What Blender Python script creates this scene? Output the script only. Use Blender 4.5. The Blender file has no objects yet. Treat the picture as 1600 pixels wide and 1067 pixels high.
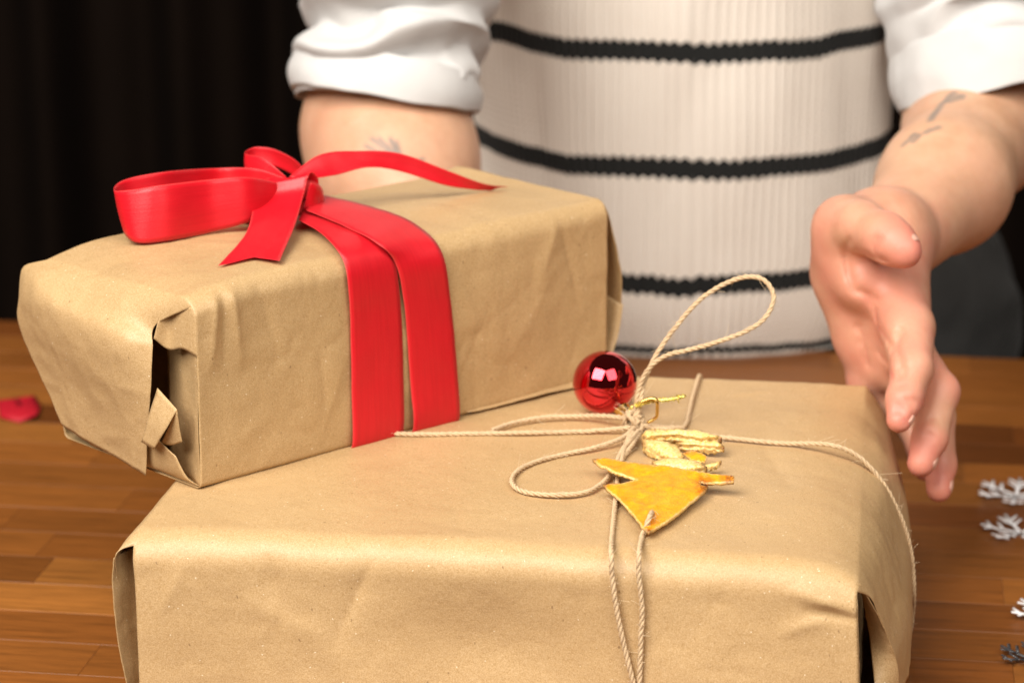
import bpy, math, random
import numpy as np
from mathutils import Vector, noise as mnoise

R = math.radians
random.seed(7); rng = np.random.default_rng(7)
scene = bpy.context.scene
COL = scene.collection

# ------------------------------------------------------------------ camera, light, exposure
F_PX, PITCH, CAM_H = 4136.0, R(15.58), 0.601
cam_data = bpy.data.cameras.new('camera')
cam_data.sensor_width = 36.0; cam_data.sensor_fit = 'HORIZONTAL'
cam_data.lens = F_PX / 1600.0 * 36.0
cam_data.clip_start = 0.02; cam_data.clip_end = 60
cam_data.dof.use_dof = True
cam_data.dof.focus_distance = 1.43
cam_data.dof.aperture_fstop = 7.2
cam = bpy.data.objects.new('camera', cam_data); COL.objects.link(cam)
cam.location = (0, 0, CAM_H); cam.rotation_euler = (R(90) - PITCH, 0, 0)
scene.camera = cam

world = bpy.data.worlds.new('World'); scene.world = world; world.use_nodes = True
world.node_tree.nodes['Background'].inputs[0].default_value = (1.0, 0.80, 0.62, 1)
world.node_tree.nodes['Background'].inputs[1].default_value = 0.05

def area_light(name, loc, target, sx, sy, power, color):
    d = bpy.data.lights.new(name, 'AREA'); d.shape = 'RECTANGLE'; d.size = sx; d.size_y = sy
    d.energy = power; d.color = color
    o = bpy.data.objects.new(name, d); COL.objects.link(o); o.location = loc
    o.rotation_euler = (Vector(target) - Vector(loc)).to_track_quat('-Z', 'Y').to_euler()
    return o
area_light('softbox_key', (-1.10, -.14, 2.14), (0.02, 1.55, 0.18), 1.9, 1.9, 158, (1.0, 0.935, 0.85))
area_light('softbox_fill', (1.08, -.24, 2.06), (0.02, 1.55, 0.18), 1.6, 1.8, 50, (1.0, 0.935, 0.85))
vs = scene.view_settings
vs.view_transform = 'Standard'; vs.look = 'None'; vs.exposure = 0.0; vs.gamma = 1.0; vs.use_curve_mapping = False

# ------------------------------------------------------------------ geometry helpers
CP, SP = math.cos(PITCH), math.sin(PITCH)
CAMP = np.array([0, 0, CAM_H])
def ray(px, py):
    a = (px - 800) / F_PX; b = (533.5 - py) / F_PX
    return np.array([a, CP + b * SP, -SP + b * CP])
def P(px, py, Y):
    d = ray(px, py); return CAMP + d * (Y / d[1])
def Pz(px, py, z):
    d = ray(px, py); return CAMP + d * ((z - CAM_H) / d[2])
class Frame:
    def __init__(s, o, yaw):
        s.o = np.array(o, float); y = R(yaw)
        s.ax = [np.array([math.cos(y), math.sin(y), 0]), np.array([-math.sin(y), math.cos(y), 0]), np.array([0, 0, 1.0])]
    def w(s, u, v, z): return s.o + s.ax[0] * u + s.ax[1] * v + s.ax[2] * z
    def wa(s, A): return s.o + A[..., 0:1] * s.ax[0] + A[..., 1:2] * s.ax[1] + A[..., 2:3] * s.ax[2]
    def loc(s, p):
        d = np.asarray(p) - s.o; return np.array([d @ s.ax[0], d @ s.ax[1], d @ s.ax[2]])
    def hit(s, px, py, axis, val):
        d = ray(px, py); n = s.ax[axis]
        return CAMP + d * ((val - (CAMP - s.o) @ n) / (d @ n))
    def hitl(s, px, py, axis, val): return s.loc(s.hit(px, py, axis, val))

OFF = {}
def link(o): COL.objects.link(o); return o
def setp(o, label=None, cat=None, group=None, kind=None):
    if label: o['label'] = label
    if cat: o['category'] = cat
    if group: o['group'] = group
    if kind: o['kind'] = kind
    return o
def thing(name, loc, label, cat, group=None):
    o = link(bpy.data.objects.new(name, None)); o.location = tuple(loc); o.empty_display_size = .05
    OFF[o.name] = np.array(loc, float)
    return setp(o, label, cat, group)
def mk(name, V, Fc, mat, parent=None, smooth=True, uv=None, attr=None, thick=None, sub=0, base=None):
    V = np.asarray(V, float)
    off = OFF[parent.name] if parent is not None else (np.array(base, float) if base is not None else np.zeros(3))
    m = bpy.data.meshes.new(name)
    m.from_pydata((V - off).tolist(), [], [list(map(int, f)) for f in Fc]) if not isinstance(Fc, np.ndarray) else fast_mesh(m, V - off, Fc)
    if smooth: m.polygons.foreach_set('use_smooth', np.ones(len(m.polygons), bool))
    li = np.zeros(len(m.loops), np.int32); m.loops.foreach_get('vertex_index', li)
    if uv is not None:
        l = m.uv_layers.new(name='UVMap'); l.data.foreach_set('uv', np.asarray(uv, np.float32)[li].ravel())
    for k, a in (attr or {}).items():
        at = m.attributes.new(k, 'FLOAT', 'POINT'); at.data.foreach_set('value', np.asarray(a, np.float32))
    m.materials.append(mat); m.update()
    o = link(bpy.data.objects.new(name, m))
    if parent is not None: o.parent = parent
    elif base is not None: o.location = tuple(base)
    OFF[o.name] = off
    if thick:
        md = o.modifiers.new('thickness', 'SOLIDIFY'); md.thickness = thick; md.offset = 0
    if sub:
        md = o.modifiers.new('sub', 'SUBSURF'); md.levels = sub; md.render_levels = sub
    return o
def fast_mesh(m, V, Fc):
    n, k = Fc.shape
    m.vertices.add(len(V)); m.vertices.foreach_set('co', V.astype(np.float32).ravel())
    m.loops.add(n * k); m.loops.foreach_set('vertex_index', Fc.astype(np.int32).ravel())
    m.polygons.add(n); m.polygons.foreach_set('loop_start', np.arange(0, n * k, k, dtype=np.int32))
    m.update(calc_edges=True); m.validate()
def gridfaces(nu, nv, closed_u=False, closed_v=False):
    iu = np.arange(nu if closed_u else nu - 1); iv = np.arange(nv if closed_v else nv - 1)
    I, J = np.meshgrid(iu, iv, indexing='ij'); I2 = (I + 1) % nu; J2 = (J + 1) % nv
    return np.stack([I * nv + J, I2 * nv + J, I2 * nv + J2, I * nv + J2], -1).reshape(-1, 4)
def cr(C, n, clamp=True, tension=.5):
    """Catmull-Rom through control rows C (k, ...) -> n samples, uniform in index"""
    C = np.asarray(C, float); k = len(C)
    if k == 2:
        t = np.linspace(0, 1, n).reshape((-1,) + (1,) * (C.ndim - 1)); return C[0] * (1 - t) + C[1] * t
    E = np.concatenate([[2 * C[0] - C[1]], C, [2 * C[-1] - C[-2]]])
    t = np.linspace(0, k - 1, n); i = np.minimum(t.astype(int), k - 2); f = (t - i).reshape((-1,) + (1,) * (C.ndim - 1))
    p0, p1, p2, p3 = E[i], E[i + 1], E[i + 2], E[i + 3]
    m1 = tension * (p2 - p0); m2 = tension * (p3 - p1)
    return (2*f**3 - 3*f**2 + 1) * p1 + (f**3 - 2*f**2 + f) * m1 + (-2*f**3 + 3*f**2) * p2 + (f**3 - f**2) * m2
def resample(path, step):
    path = np.asarray(path); d = np.linalg.norm(np.diff(path, axis=0), axis=1); s = np.concatenate([[0], np.cumsum(d)])
    n = max(4, int(s[-1] / step)); t = np.linspace(0, s[-1], n)
    return np.stack([np.interp(t, s, path[:, i]) for i in range(3)], 1)
def gridnormals(G):
    du = np.gradient(G, axis=0); dv = np.gradient(G, axis=1); n = np.cross(du, dv)
    return n / (np.linalg.norm(n, axis=-1, keepdims=True) + 1e-12)
# vectorised value noise, 3d
_perm = rng.integers(0, 1 << 30, 4096)
def _h(i, j, k): return (_perm[(i * 73 + _perm[(j * 131 + _perm[k & 4095]) & 4095]) & 4095] & 0xffff) / 65535.0
def vnoise(Pn, scale, seed=0):
    Q = np.asarray(Pn) * scale + 1000 + seed * 17.3
    i = np.floor(Q).astype(np.int64); f = Q - i; f = f * f * f * (f * (f * 6 - 15) + 10); x, y, z = i[..., 0], i[..., 1], i[..., 2]
    r = 0
    for a in (0, 1):
        for b in (0, 1):
            for c in (0, 1):
                w = (f[..., 0] if a else 1 - f[..., 0]) * (f[..., 1] if b else 1 - f[..., 1]) * (f[..., 2] if c else 1 - f[..., 2])
                r = r + w * _h(x + a, y + b, z + c)
    return r * 2 - 1
def fbm(Pn, scale, seed=0, o=3):
    r = 0; a = 1
    for k in range(o): r = r + a * vnoise(Pn, scale * 2 ** k, seed + k); a *= .5
    return r
def frames(path):
    T = np.gradient(path, axis=0); T /= np.linalg.norm(T, axis=1, keepdims=True) + 1e-12
    N = np.zeros_like(T); a = np.array([0, 0, 1.0]) if abs(T[0][2]) < .9 else np.array([1.0, 0, 0])
    n = a - T[0] * (a @ T[0]); N[0] = n / np.linalg.norm(n)
    for i in range(1, len(T)):
        n = N[i - 1] - T[i] * (N[i - 1] @ T[i]); N[i] = n / (np.linalg.norm(n) + 1e-12)
    return T, N, np.cross(T, N)
def tube(path, rad, sides=8, cap=True, flat=(1, 1)):
    path = np.asarray(path, float); n = len(path); rad = np.broadcast_to(rad, (n,))
    T, N, B = frames(path); a = np.linspace(0, 2 * math.pi, sides, endpoint=False)
    V = path[:, None] + rad[:, None, None] * (np.cos(a)[None, :, None] * N[:, None] * flat[0] + np.sin(a)[None, :, None] * B[:, None] * flat[1])
    Fc = gridfaces(n, sides, closed_v=True).tolist()
    if cap: Fc += [list(range(sides)), [(n - 1) * sides + k for k in range(sides)][::-1]]
    return V.reshape(-1, 3), Fc
def merge(parts):
    V = []; Fc = []; o = 0
    for v, f in parts:
        V.append(np.asarray(v)); Fc += [[q + o for q in ff] for ff in (f.tolist() if isinstance(f, np.ndarray) else f)]; o += len(v)
    return np.concatenate(V), Fc
def boxvf(c, s, M=None, bev=0):
    c = np.array(c); s = np.array(s) / 2
    if bev:   # chamfered box: 24 verts
        V = []; idx = {}
        for sx in (-1, 1):
            for sy in (-1, 1):
                for sz in (-1, 1):
                    for ax in range(3):
                        p = np.array([sx, sy, sz]) * s; q = np.array([sx, sy, sz]) * bev; q[ax] = 0
                        idx[(sx, sy, sz, ax)] = len(V); V.append(c + p - q)
        # here vertex tagged ax lies ON the face normal to ax
        Fc = []
        for ax in range(3):
            b, d = (ax + 1) % 3, (ax + 2) % 3
            for sg in (-1, 1):
                def k(pb, pd, axx):
                    t = [0, 0, 0]; t[ax] = sg; t[b] = pb; t[d] = pd; return idx[(t[0], t[1], t[2], axx)]
                f = [k(-1, -1, ax), k(1, -1, ax), k(1, 1, ax), k(-1, 1, ax)]; Fc.append(f if sg > 0 else f[::-1])
            for pb in (-1, 1):
                for pd in (-1, 1):
                    def k2(sa, axx):
                        t = [0, 0, 0]; t[ax] = sa; t[b] = pb; t[d] = pd; return idx[(t[0], t[1], t[2], axx)]
                    f = [k2(-1, b), k2(1, b), k2(1, d), k2(-1, d)]; Fc.append(f if pb * pd > 0 else f[::-1])
        for sx in (-1, 1):
            for sy in (-1, 1):
                for sz in (-1, 1):
                    f = [idx[(sx, sy, sz, a)] for a in range(3)]; Fc.append(f if sx * sy * sz > 0 else f[::-1])
        V = np.array(V)
    else:
        V = np.array([[x, y, z] for x in (-1, 1) for y in (-1, 1) for z in (-1, 1)]) * s + c
        Fc = [[0, 1, 3, 2], [4, 6, 7, 5], [0, 4, 5, 1], [2, 3, 7, 6], [0, 2, 6, 4], [1, 5, 7, 3]]
    return (V if M is None else V @ M.T), Fc

# ------------------------------------------------------------------ materials
def mat(name):
    m = bpy.data.materials.new(name); m.use_nodes = True; nt = m.node_tree
    return m, nt, nt.nodes['Principled BSDF']
class NT:
    def __init__(s, nt): s.nt = nt
    def n(s, t, ins=None, **kw):
        x = s.nt.nodes.new(t)
        for k, v in kw.items(): setattr(x, k, v)
        for k, v in (ins or {}).items():
            if isinstance(v, bpy.types.NodeSocket): s.nt.links.new(v, x.inputs[k])
            else: x.inputs[k].default_value = v
        return x
    def l(s, a, b): s.nt.links.new(a, b)
    def coord(s, scale=(1, 1, 1), which='Object'):
        c = s.n('ShaderNodeTexCoord'); m = s.n('ShaderNodeMapping', {'Vector': c.outputs[which], 'Scale': scale}); return m.outputs[0]
    def noise(s, vec, scale, detail=2, rough=.5, out='Fac'):
        return s.n('ShaderNodeTexNoise', {'Vector': vec, 'Scale': scale, 'Detail': detail, 'Roughness': rough}).outputs[out]
    def ramp(s, fac, stops):
        x = s.n('ShaderNodeValToRGB', {'Fac': fac}); e = x.color_ramp.elements
        while len(e) < len(stops): e.new(.5)
        for q, (p, c) in zip(e, stops): q.position = p; q.color = c if len(c) == 4 else (*c, 1)
        return x.outputs[0]
    def mix(s, fac, a, b, mode='MIX'):
        x = s.n('ShaderNodeMix', data_type='RGBA', blend_type=mode)
        for i, v in ((0, fac), (6, a), (7, b)):
            if isinstance(v, bpy.types.NodeSocket): s.nt.links.new(v, x.inputs[i])
            else: x.inputs[i].default_value = v if i == 0 else ((*v, 1) if len(v) == 3 else v)
        return x.outputs[2]
    def math(s, op, a, b=0.0, c=0.0, clamp=False):
        x = s.n('ShaderNodeMath', operation=op, use_clamp=clamp)
        for i, v in enumerate((a, b, c)):
            if isinstance(v, bpy.types.NodeSocket): s.nt.links.new(v, x.inputs[i])
            else: x.inputs[i].default_value = v
        return x.outputs[0]
    def bump(s, h, strength, dist, prev=None):
        ins = {'Height': h, 'Strength': strength, 'Distance': dist}
        if prev is not None: ins['Normal'] = prev
        return s.n('ShaderNodeBump', ins).outputs[0]

def kraft():
    m, nt, b = mat('kraft_paper'); k = NT(nt); co = k.coord()
    g1 = k.noise(co, 1500, 3, .7); g2 = k.noise(co, 420, 3, .6); g3 = k.noise(co, 18, 2, .5)
    col = k.ramp(g1, [(.26, (.33, .195, .078)), (.50, (.505, .335, .160)), (.74, (.66, .475, .275))])
    col = k.mix(k.math('MULTIPLY', k.ramp(g2, [(.38, (0, 0, 0)), (.72, (1, 1, 1))]), .30), col, (.56, .39, .21))
    col = k.mix(k.math('MULTIPLY', k.ramp(g3, [(.35, (0, 0, 0)), (.7, (1, 1, 1))]), .18), col, (.36, .215, .09))
    # short dark fibres and pale flecks
    wv = k.n('ShaderNodeTexNoise', {'Vector': co, 'Scale': 120.0}).outputs['Color']
    warp = k.n('ShaderNodeVectorMath', {0: co, 1: k.n('ShaderNodeVectorMath', {0: wv, 'Scale': .004}, operation='SCALE').outputs[0]}, operation='ADD').outputs[0]
    vd = k.n('ShaderNodeTexVoronoi', {'Vector': k.n('ShaderNodeVectorMath', {0: warp, 1: (1, 1, .55)}, operation='MULTIPLY').outputs[0], 'Scale': 150.0})
    dark = k.math('LESS_THAN', vd.outputs['Distance'], .075)
    dark = k.math('MULTIPLY', dark, k.math('GREATER_THAN', k.n('ShaderNodeSeparateColor', {'Color': vd.outputs['Color']}).outputs[0], .45))
    col = k.mix(k.math('MULTIPLY', dark, .55), col, (.16, .085, .035))
    vl = k.n('ShaderNodeTexVoronoi', {'Vector': warp, 'Scale': 190.0})
    pale = k.math('MULTIPLY', k.math('LESS_THAN', vl.outputs['Distance'], .075), k.math('GREATER_THAN', k.n('ShaderNodeSeparateColor', {'Color': vl.outputs['Color']}).outputs[1], .55))
    col = k.mix(k.math('MULTIPLY', pale, .8), col, (.85, .72, .52))
    k.l(col, b.inputs['Base Color'])
    k.l(k.ramp(g2, [(.3, (.40,) * 3), (.7, (.54,) * 3)]), b.inputs['Roughness'])
    b.inputs['Specular IOR Level'].default_value = .42
    lay = k.noise(k.coord((60, 60, 1200)), 1.0, 1, .5)
    nb = k.bump(g1, .16, .0005); nb = k.bump(g2, .12, .0015, nb); nb = k.bump(lay, .04, .0008, nb)
    nb = k.bump(k.noise(co, 60, 2, .5), .10, .006, nb)
    k.l(nb, b.inputs['Normal'])
    return m
def ribbon_mat():
    m, nt, b = mat('red_satin'); k = NT(nt); uv = k.coord(which='UV')
    s = k.n('ShaderNodeSeparateXYZ', {0: uv}); u, v = s.outputs[0], s.outputs[1]   # u across 0..1, v along in metres
    edge = k.math('GREATER_THAN', k.math('ABSOLUTE', k.math('SUBTRACT', u, .5)), .474)
    stitch = k.math('SINE', k.math('MULTIPLY', v, 2 * math.pi / .0013))
    weave = k.noise(k.n('ShaderNodeVectorMath', {0: uv, 1: (40, 1400, 1)}, operation='MULTIPLY').outputs[0], 1.0, 1)
    streak = k.noise(k.n('ShaderNodeVectorMath', {0: uv, 1: (24, 30, 1)}, operation='MULTIPLY').outputs[0], 1.0, 2)
    col = k.mix(streak, (.52, .004, .012), (.66, .009, .020))
    thread = k.noise(k.n('ShaderNodeVectorMath', {0: uv, 1: (150, 14, 1)}, operation='MULTIPLY').outputs[0], 1.0, 2)
    col = k.mix(k.math('MULTIPLY', k.ramp(thread, [(.35, (0, 0, 0)), (.7, (1, 1, 1))]), .30), col, (.74, .020, .030))
    col = k.mix(k.math('MULTIPLY', k.math('MULTIPLY', edge, k.math('ADD', k.math('MULTIPLY', stitch, .5), .5)), .6), col, (.85, .10, .09))
    k.l(col, b.inputs['Base Color'])
    b.inputs['Roughness'].default_value = .40; b.inputs['Specular IOR Level'].default_value = .45
    b.inputs['Anisotropic'].default_value = .6
    b.inputs['Sheen Weight'].default_value = .05; b.inputs['Sheen Roughness'].default_value = .35
    b.inputs['Sheen Tint'].default_value = (1, .35, .35, 1)
    tg = k.n('ShaderNodeTangent', direction_type='UV_MAP'); k.l(tg.outputs[0], b.inputs['Tangent'])
    h = k.math('ADD', k.math('MULTIPLY', weave, .9), k.math('MULTIPLY', edge, k.math('ADD', k.math('MULTIPLY', stitch, .6), 1.0)))
    nb = k.bump(h, .35, .0004); nb = k.bump(streak, .04, .003, nb); k.l(nb, b.inputs['Normal'])
    return m
def simple(name, col, rough=.5, metal=0.0, spec=.5, nscale=None, var=.15, bump=0.0, bscale=300, bdist=.001):
    m, nt, b = mat(name); k = NT(nt); co = k.coord()
    c0 = tuple(x * (1 - var) for x in col); c1 = tuple(min(1, x * (1 + var)) for x in col)
    k.l(k.mix(k.noise(co, nscale or 200, 3, .6), c0, c1), b.inputs['Base Color'])
    b.inputs['Roughness'].default_value = rough; b.inputs['Metallic'].default_value = metal; b.inputs['Specular IOR Level'].default_value = spec
    if bump: k.l(k.bump(k.noise(co, bscale, 3, .6), bump, bdist), b.inputs['Normal'])
    return m
def wood_mat(i):
    rnd = random.Random(40 + i)
    base = [(.255, .088, .017), (.21, .068, .013), (.33, .124, .025), (.155, .047, .009), (.235, .079, .015), (.285, .102, .020)][i]
    m, nt, b = mat('stave_wood_%d' % i); k = NT(nt); co = k.coord((1, 1, 1))
    inf = k.n('ShaderNodeObjectInfo').outputs['Random']
    off = k.n('ShaderNodeCombineXYZ', {0: k.math('MULTIPLY', inf, 7.0), 1: k.math('MULTIPLY', inf, 3.0), 2: inf}).outputs[0]
    v = k.n('ShaderNodeVectorMath', {0: co, 1: off}, operation='ADD').outputs[0]
    st = k.n('ShaderNodeVectorMath', {0: v, 1: (14, 170, 90)}, operation='MULTIPLY').outputs[0]
    g = k.noise(st, 1.0, 4, .6); g2 = k.noise(k.n('ShaderNodeVectorMath', {0: v, 1: (60, 900, 400)}, operation='MULTIPLY').outputs[0], 1.0, 2)
    col = k.ramp(g, [(.28, tuple(x * .68 for x in base)), (.5, base), (.75, tuple(x * 1.22 for x in base))])
    col = k.mix(k.math('MULTIPLY', k.ramp(g2, [(.5, (0, 0, 0)), (.75, (1, 1, 1))]), .45), col, tuple(x * .45 for x in base))
    hsv = k.n('ShaderNodeHueSaturation', {'Color': col, 'Value': k.math('ADD', k.math('MULTIPLY', inf, .35), .82)})
    k.l(hsv.outputs[0], b.inputs['Base Color'])
    b.inputs['Roughness'].default_value = .42; b.inputs['Specular IOR Level'].default_value = .40
    k.l(k.bump(g2, .12, .0006), b.inputs['Normal'])
    return m
def skin_mat():
    m, nt, b = mat('skin'); k = NT(nt); co = k.coord()
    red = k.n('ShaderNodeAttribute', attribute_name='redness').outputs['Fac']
    tat = k.n('ShaderNodeAttribute', attribute_name='tattoo').outputs['Fac']
    n1 = k.noise(co, 45, 4, .6); n2 = k.noise(co, 500, 2, .6)
    n0 = k.noise(co, 14, 3, .6); col = k.mix(k.ramp(n1, [(.3, (0, 0, 0)), (.7, (1, 1, 1))]), (.54, .30, .18), (.67, .40, .26)); col = k.mix(k.math('MULTIPLY', k.ramp(n0, [(.4, (0, 0, 0)), (.65, (1, 1, 1))]), .35), col, (.62, .31, .21))
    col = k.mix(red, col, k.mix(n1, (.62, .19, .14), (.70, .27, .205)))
    col = k.mix(k.math('MULTIPLY', tat, .85), col, (.16, .15, .14))
    k.l(col, b.inputs['Base Color'])
    b.inputs['Roughness'].default_value = .48; b.inputs['Specular IOR Level'].default_value = .4
    b.inputs['Subsurface Weight'].default_value = .22; b.inputs['Subsurface Radius'].default_value = (1.0, .35, .18); b.inputs['Subsurface Scale'].default_value = .003
    nb = k.bump(n2, .12, .0006); nb = k.bump(k.noise(k.coord((1, 1, 1)), 160, 3, .6), .10, .002, nb); k.l(nb, b.inputs['Normal'])
    return m

M = dict(kraft=kraft(), satin=ribbon_mat(), skin=skin_mat())
M['twine'] = simple('jute_twine', (.60, .44, .27), .85, spec=.2, nscale=700, var=.28, bump=.5, bscale=1500, bdist=.0006)
M['fibre'] = simple('jute_fibre', (.70, .55, .36), .7, spec=.3)
M['gold'] = simple('gold_metal', (.86, .58, .18), .25, 1.0)
M['gold_glitter'] = simple('gold_glitter', (1.0, .74, .24), .28, .85, nscale=900, var=.3)
M['card'] = simple('box_card', (.20, .12, .06), .8, spec=.2)
M['snow'] = simple('iridescent_plastic', (.86, .86, .88), .18, 0, .7, nscale=120, var=.08, bump=.4, bscale=600)
M['felt_red'] = simple('red_cloth_scrap', (.42, .008, .02), .6, spec=.3)
M['pith'] = None
def bauble_mat():
    m, nt, b = mat('red_mirror_glass'); k = NT(nt)
    b.inputs['Base Color'].default_value = (.72, .028, .045, 1); b.inputs['Metallic'].default_value = 1.0; b.inputs['Roughness'].default_value = .035
    b.inputs['Coat Weight'].default_value = .5; b.inputs['Coat Roughness'].default_value = .02
    k.l(k.bump(k.noise(k.coord(), 40, 2), .02, .01), b.inputs['Normal'])
    return m
M['bauble'] = bauble_mat()
def peel_mat():
    m, nt, b = mat('dried_orange_peel'); k = NT(nt); co = k.coord()
    e = k.n('ShaderNodeAttribute', attribute_name='edge').outputs['Fac']      # 1 at the cut edge / pith
    t = k.n('ShaderNodeAttribute', attribute_name='tip').outputs['Fac']       # 1 at scorched tips and on the painted dark of the twine hole
    n1 = k.noise(co, 160, 4, .65); n2 = k.noise(co, 700, 3, .6)
    col = k.ramp(n1, [(.25, (.80, .22, .005)), (.5, (.92, .345, .007)), (.75, (.95, .46, .012))])
    col = k.mix(k.math('MULTIPLY', k.ramp(n2, [(.55, (0, 0, 0)), (.75, (1, 1, 1))]), .35), col, (.72, .20, .01))
    pith = k.ramp(n2, [(.25, (.62, .36, .07)), (.5, (.86, .66, .26)), (.8, (.94, .84, .52))])
    em = k.math('MULTIPLY', e, k.ramp(n2, [(.25, (.75,) * 3), (.6, (1, 1, 1))]), clamp=True)
    col = k.mix(em, col, pith)
    tm = k.math('MULTIPLY', t, k.ramp(n2, [(.35, (.25,) * 3), (.62, (1, 1, 1))]), clamp=True)
    col = k.mix(tm, col, (.20, .045, .012))
    k.l(col, b.inputs['Base Color'])
    b.inputs['Roughness'].default_value = .34
    b.inputs['Subsurface Weight'].default_value = .1; b.inputs['Subsurface Radius'].default_value = (1, .5, .1); b.inputs['Subsurface Scale'].default_value = .002
    nb = k.bump(n1, .5, .0015); nb = k.bump(n2, .6, .0009, nb); k.l(nb, b.inputs['Normal'])
    return m
M['peel'] = peel_mat()
def curtain_mat():
    m, nt, b = mat('dark_curtain'); k = NT(nt)
    k.l(k.mix(k.noise(k.coord(), 8, 3), (.005, .0026, .0015), (.009, .0045, .0026)), b.inputs['Base Color']); b.inputs['Roughness'].default_value = .9
    b.inputs['Specular IOR Level'].default_value = .1
    return m
M['curtain'] = curtain_mat()
def cloth(name, col, ws=900, b1=.25, rough=.85, var=.06):
    m, nt, b = mat(name); k = NT(nt); co = k.coord()
    n = k.noise(co, ws, 2, .6); n1 = k.noise(co, 30, 3, .6)
    k.l(k.mix(n1, tuple(x * (1 - var) for x in col), tuple(min(.95, x * (1 + var)) for x in col)), b.inputs['Base Color'])
    b.inputs['Roughness'].default_value = rough; b.inputs['Specular IOR Level'].default_value = .2
    b.inputs['Sheen Weight'].default_value = .12
    k.l(k.bump(n, b1, .001), b.inputs['Normal'])
    return m
M['shirt'] = cloth('white_cotton', (.60, .595, .59))
M['denim'] = cloth('charcoal_denim', (.022, .021, .020), 600, .6, .9, .35)

# frames of the two presents; table top is z = 0
HB, HA = 0.13, 0.112
FB = Frame((-.199, 1.314, 0), -8.0); WB, DB = .378, .338
FA = Frame((-.172, 1.386, HB), 43.7); WA, DA = .320, .146
FT = Frame((0, 2.16, 0), -8.0)              # table frame: v = 0 is its far edge

# ------------------------------------------------------------------ setting: curtain, table
def build_curtain():
    n, mz = 600, 12
    x = np.linspace(-2.4, 2.4, n); z = np.linspace(-.75, 2.6, mz)
    X, Z = np.meshgrid(x, z, indexing='ij')
    ph = X * 2 * math.pi / .21 + .6 * np.sin(X * 3.1) + .25 * np.sin(Z * 1.3)
    Y = 3.75 + .055 * np.sin(ph) + .02 * np.sin(2.3 * ph + 1) + .01 * Z
    G = np.stack([X, Y, Z], -1).reshape(-1, 3)
    o = mk('curtain', G, gridfaces(n, mz), M['curtain'], base=(0, 3.75, -.75))
    setp(o, 'dark brown curtain hanging in folds behind the person', 'curtain')
build_curtain()

def build_table():
    t = thing('wooden_table', FT.w(0, -.55, 0), 'brown butcher block table of glued wooden staves under the presents', 'table')
    mats = [wood_mat(i) for i in range(6)]
    rnd = random.Random(3); row_w = .0472; nrow = 22
    Mr = np.stack([FT.ax[0], FT.ax[1], FT.ax[2]], 1)
    for r in range(nrow):
        v1 = -r * row_w; x = -.92 - rnd.random() * .2
        while x < .90:
            L = rnd.uniform(.09, .24); x1 = min(x + L, 1.0)
            dz = rnd.uniform(-.0001, .0001)
            V, Fc = boxvf((0, 0, 0), (x1 - x - .00012, row_w - .00012, .04), None, .0003)
            me_c = FT.w((x + x1) / 2, v1 - row_w / 2, -.020 + dz)
            o = mk('stave', V, Fc, rnd.choice(mats + mats[:1] + mats[4:5]), None, smooth=False)
            o.parent = t; o.location = tuple(me_c - OFF[t.name]); o.rotation_euler = (0, 0, R(-8.0))
            x = x1
    for sx in (-.85, .85):
        for v in (-.08, -.98):
            V, Fc = boxvf((0, 0, -.39), (.07, .07, .70), None, .003)
            o = mk('leg', V, Fc, mats[0], None, smooth=False); o.parent = t; o.location = tuple(FT.w(sx, v, 0) - OFF[t.name]); o.rotation_euler = (0, 0, R(-8.0))
build_table()

# ------------------------------------------------------------------ wrapped presents
def profile(d, h, r, n_arc=11, n_side=44, n_top=100, open_bottom=False):
    """closed rounded-rectangle in (v,z); starts at bottom front, up the front, over the top, down the back, along the bottom. r = (front top, back top, back bottom, front bottom)"""
    rf, rb, rbb, rfb = r; pts = []
    def line(a, b, n): pts.extend([(a[0] + (b[0] - a[0]) * i / n, a[1] + (b[1] - a[1]) * i / n) for i in range(n)])
    def arc(c, rr, a0, a1, n): pts.extend([(c[0] + rr * math.cos(a0 + (a1 - a0) * i / n), c[1] + rr * math.sin(a0 + (a1 - a0) * i / n)) for i in range(n)])
    H = math.pi / 2
    line((0, rfb), (0, h - rf), n_side); i0 = len(pts) + n_arc // 2
    arc((rf, h - rf), rf, math.pi, H, n_arc)
    line((rf, h), (d - rb, h), n_top); i1 = len(pts) + n_arc // 2
    arc((d - rb, h - rb), rb, H, 0, n_arc)
    line((d, h - rb), (d, rbb), n_side); arc((d - rbb, rbb), rbb, 0, -H, n_arc)
    line((d - rbb, 0), (rfb, 0), n_top // 2); arc((rfb, rfb), rfb, -H, -math.pi, n_arc)
    return np.array(pts), i0, i1
def creases(L, defs):
    """sum of cusp-like fold lines; defs: (center3, dir3, length, width, height)"""
    h = np.zeros(L.shape[:-1])
    for c, d, ln, w, a in defs:
        d = np.array(d, float); d /= np.linalg.norm(d); q = L - np.array(c); s = q @ d
        r = np.linalg.norm(q - s[..., None] * d, axis=-1)
        h += a * np.exp(-r / w) * np.clip(1 - (s / ln) ** 2, 0, 1)
    return h
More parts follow.
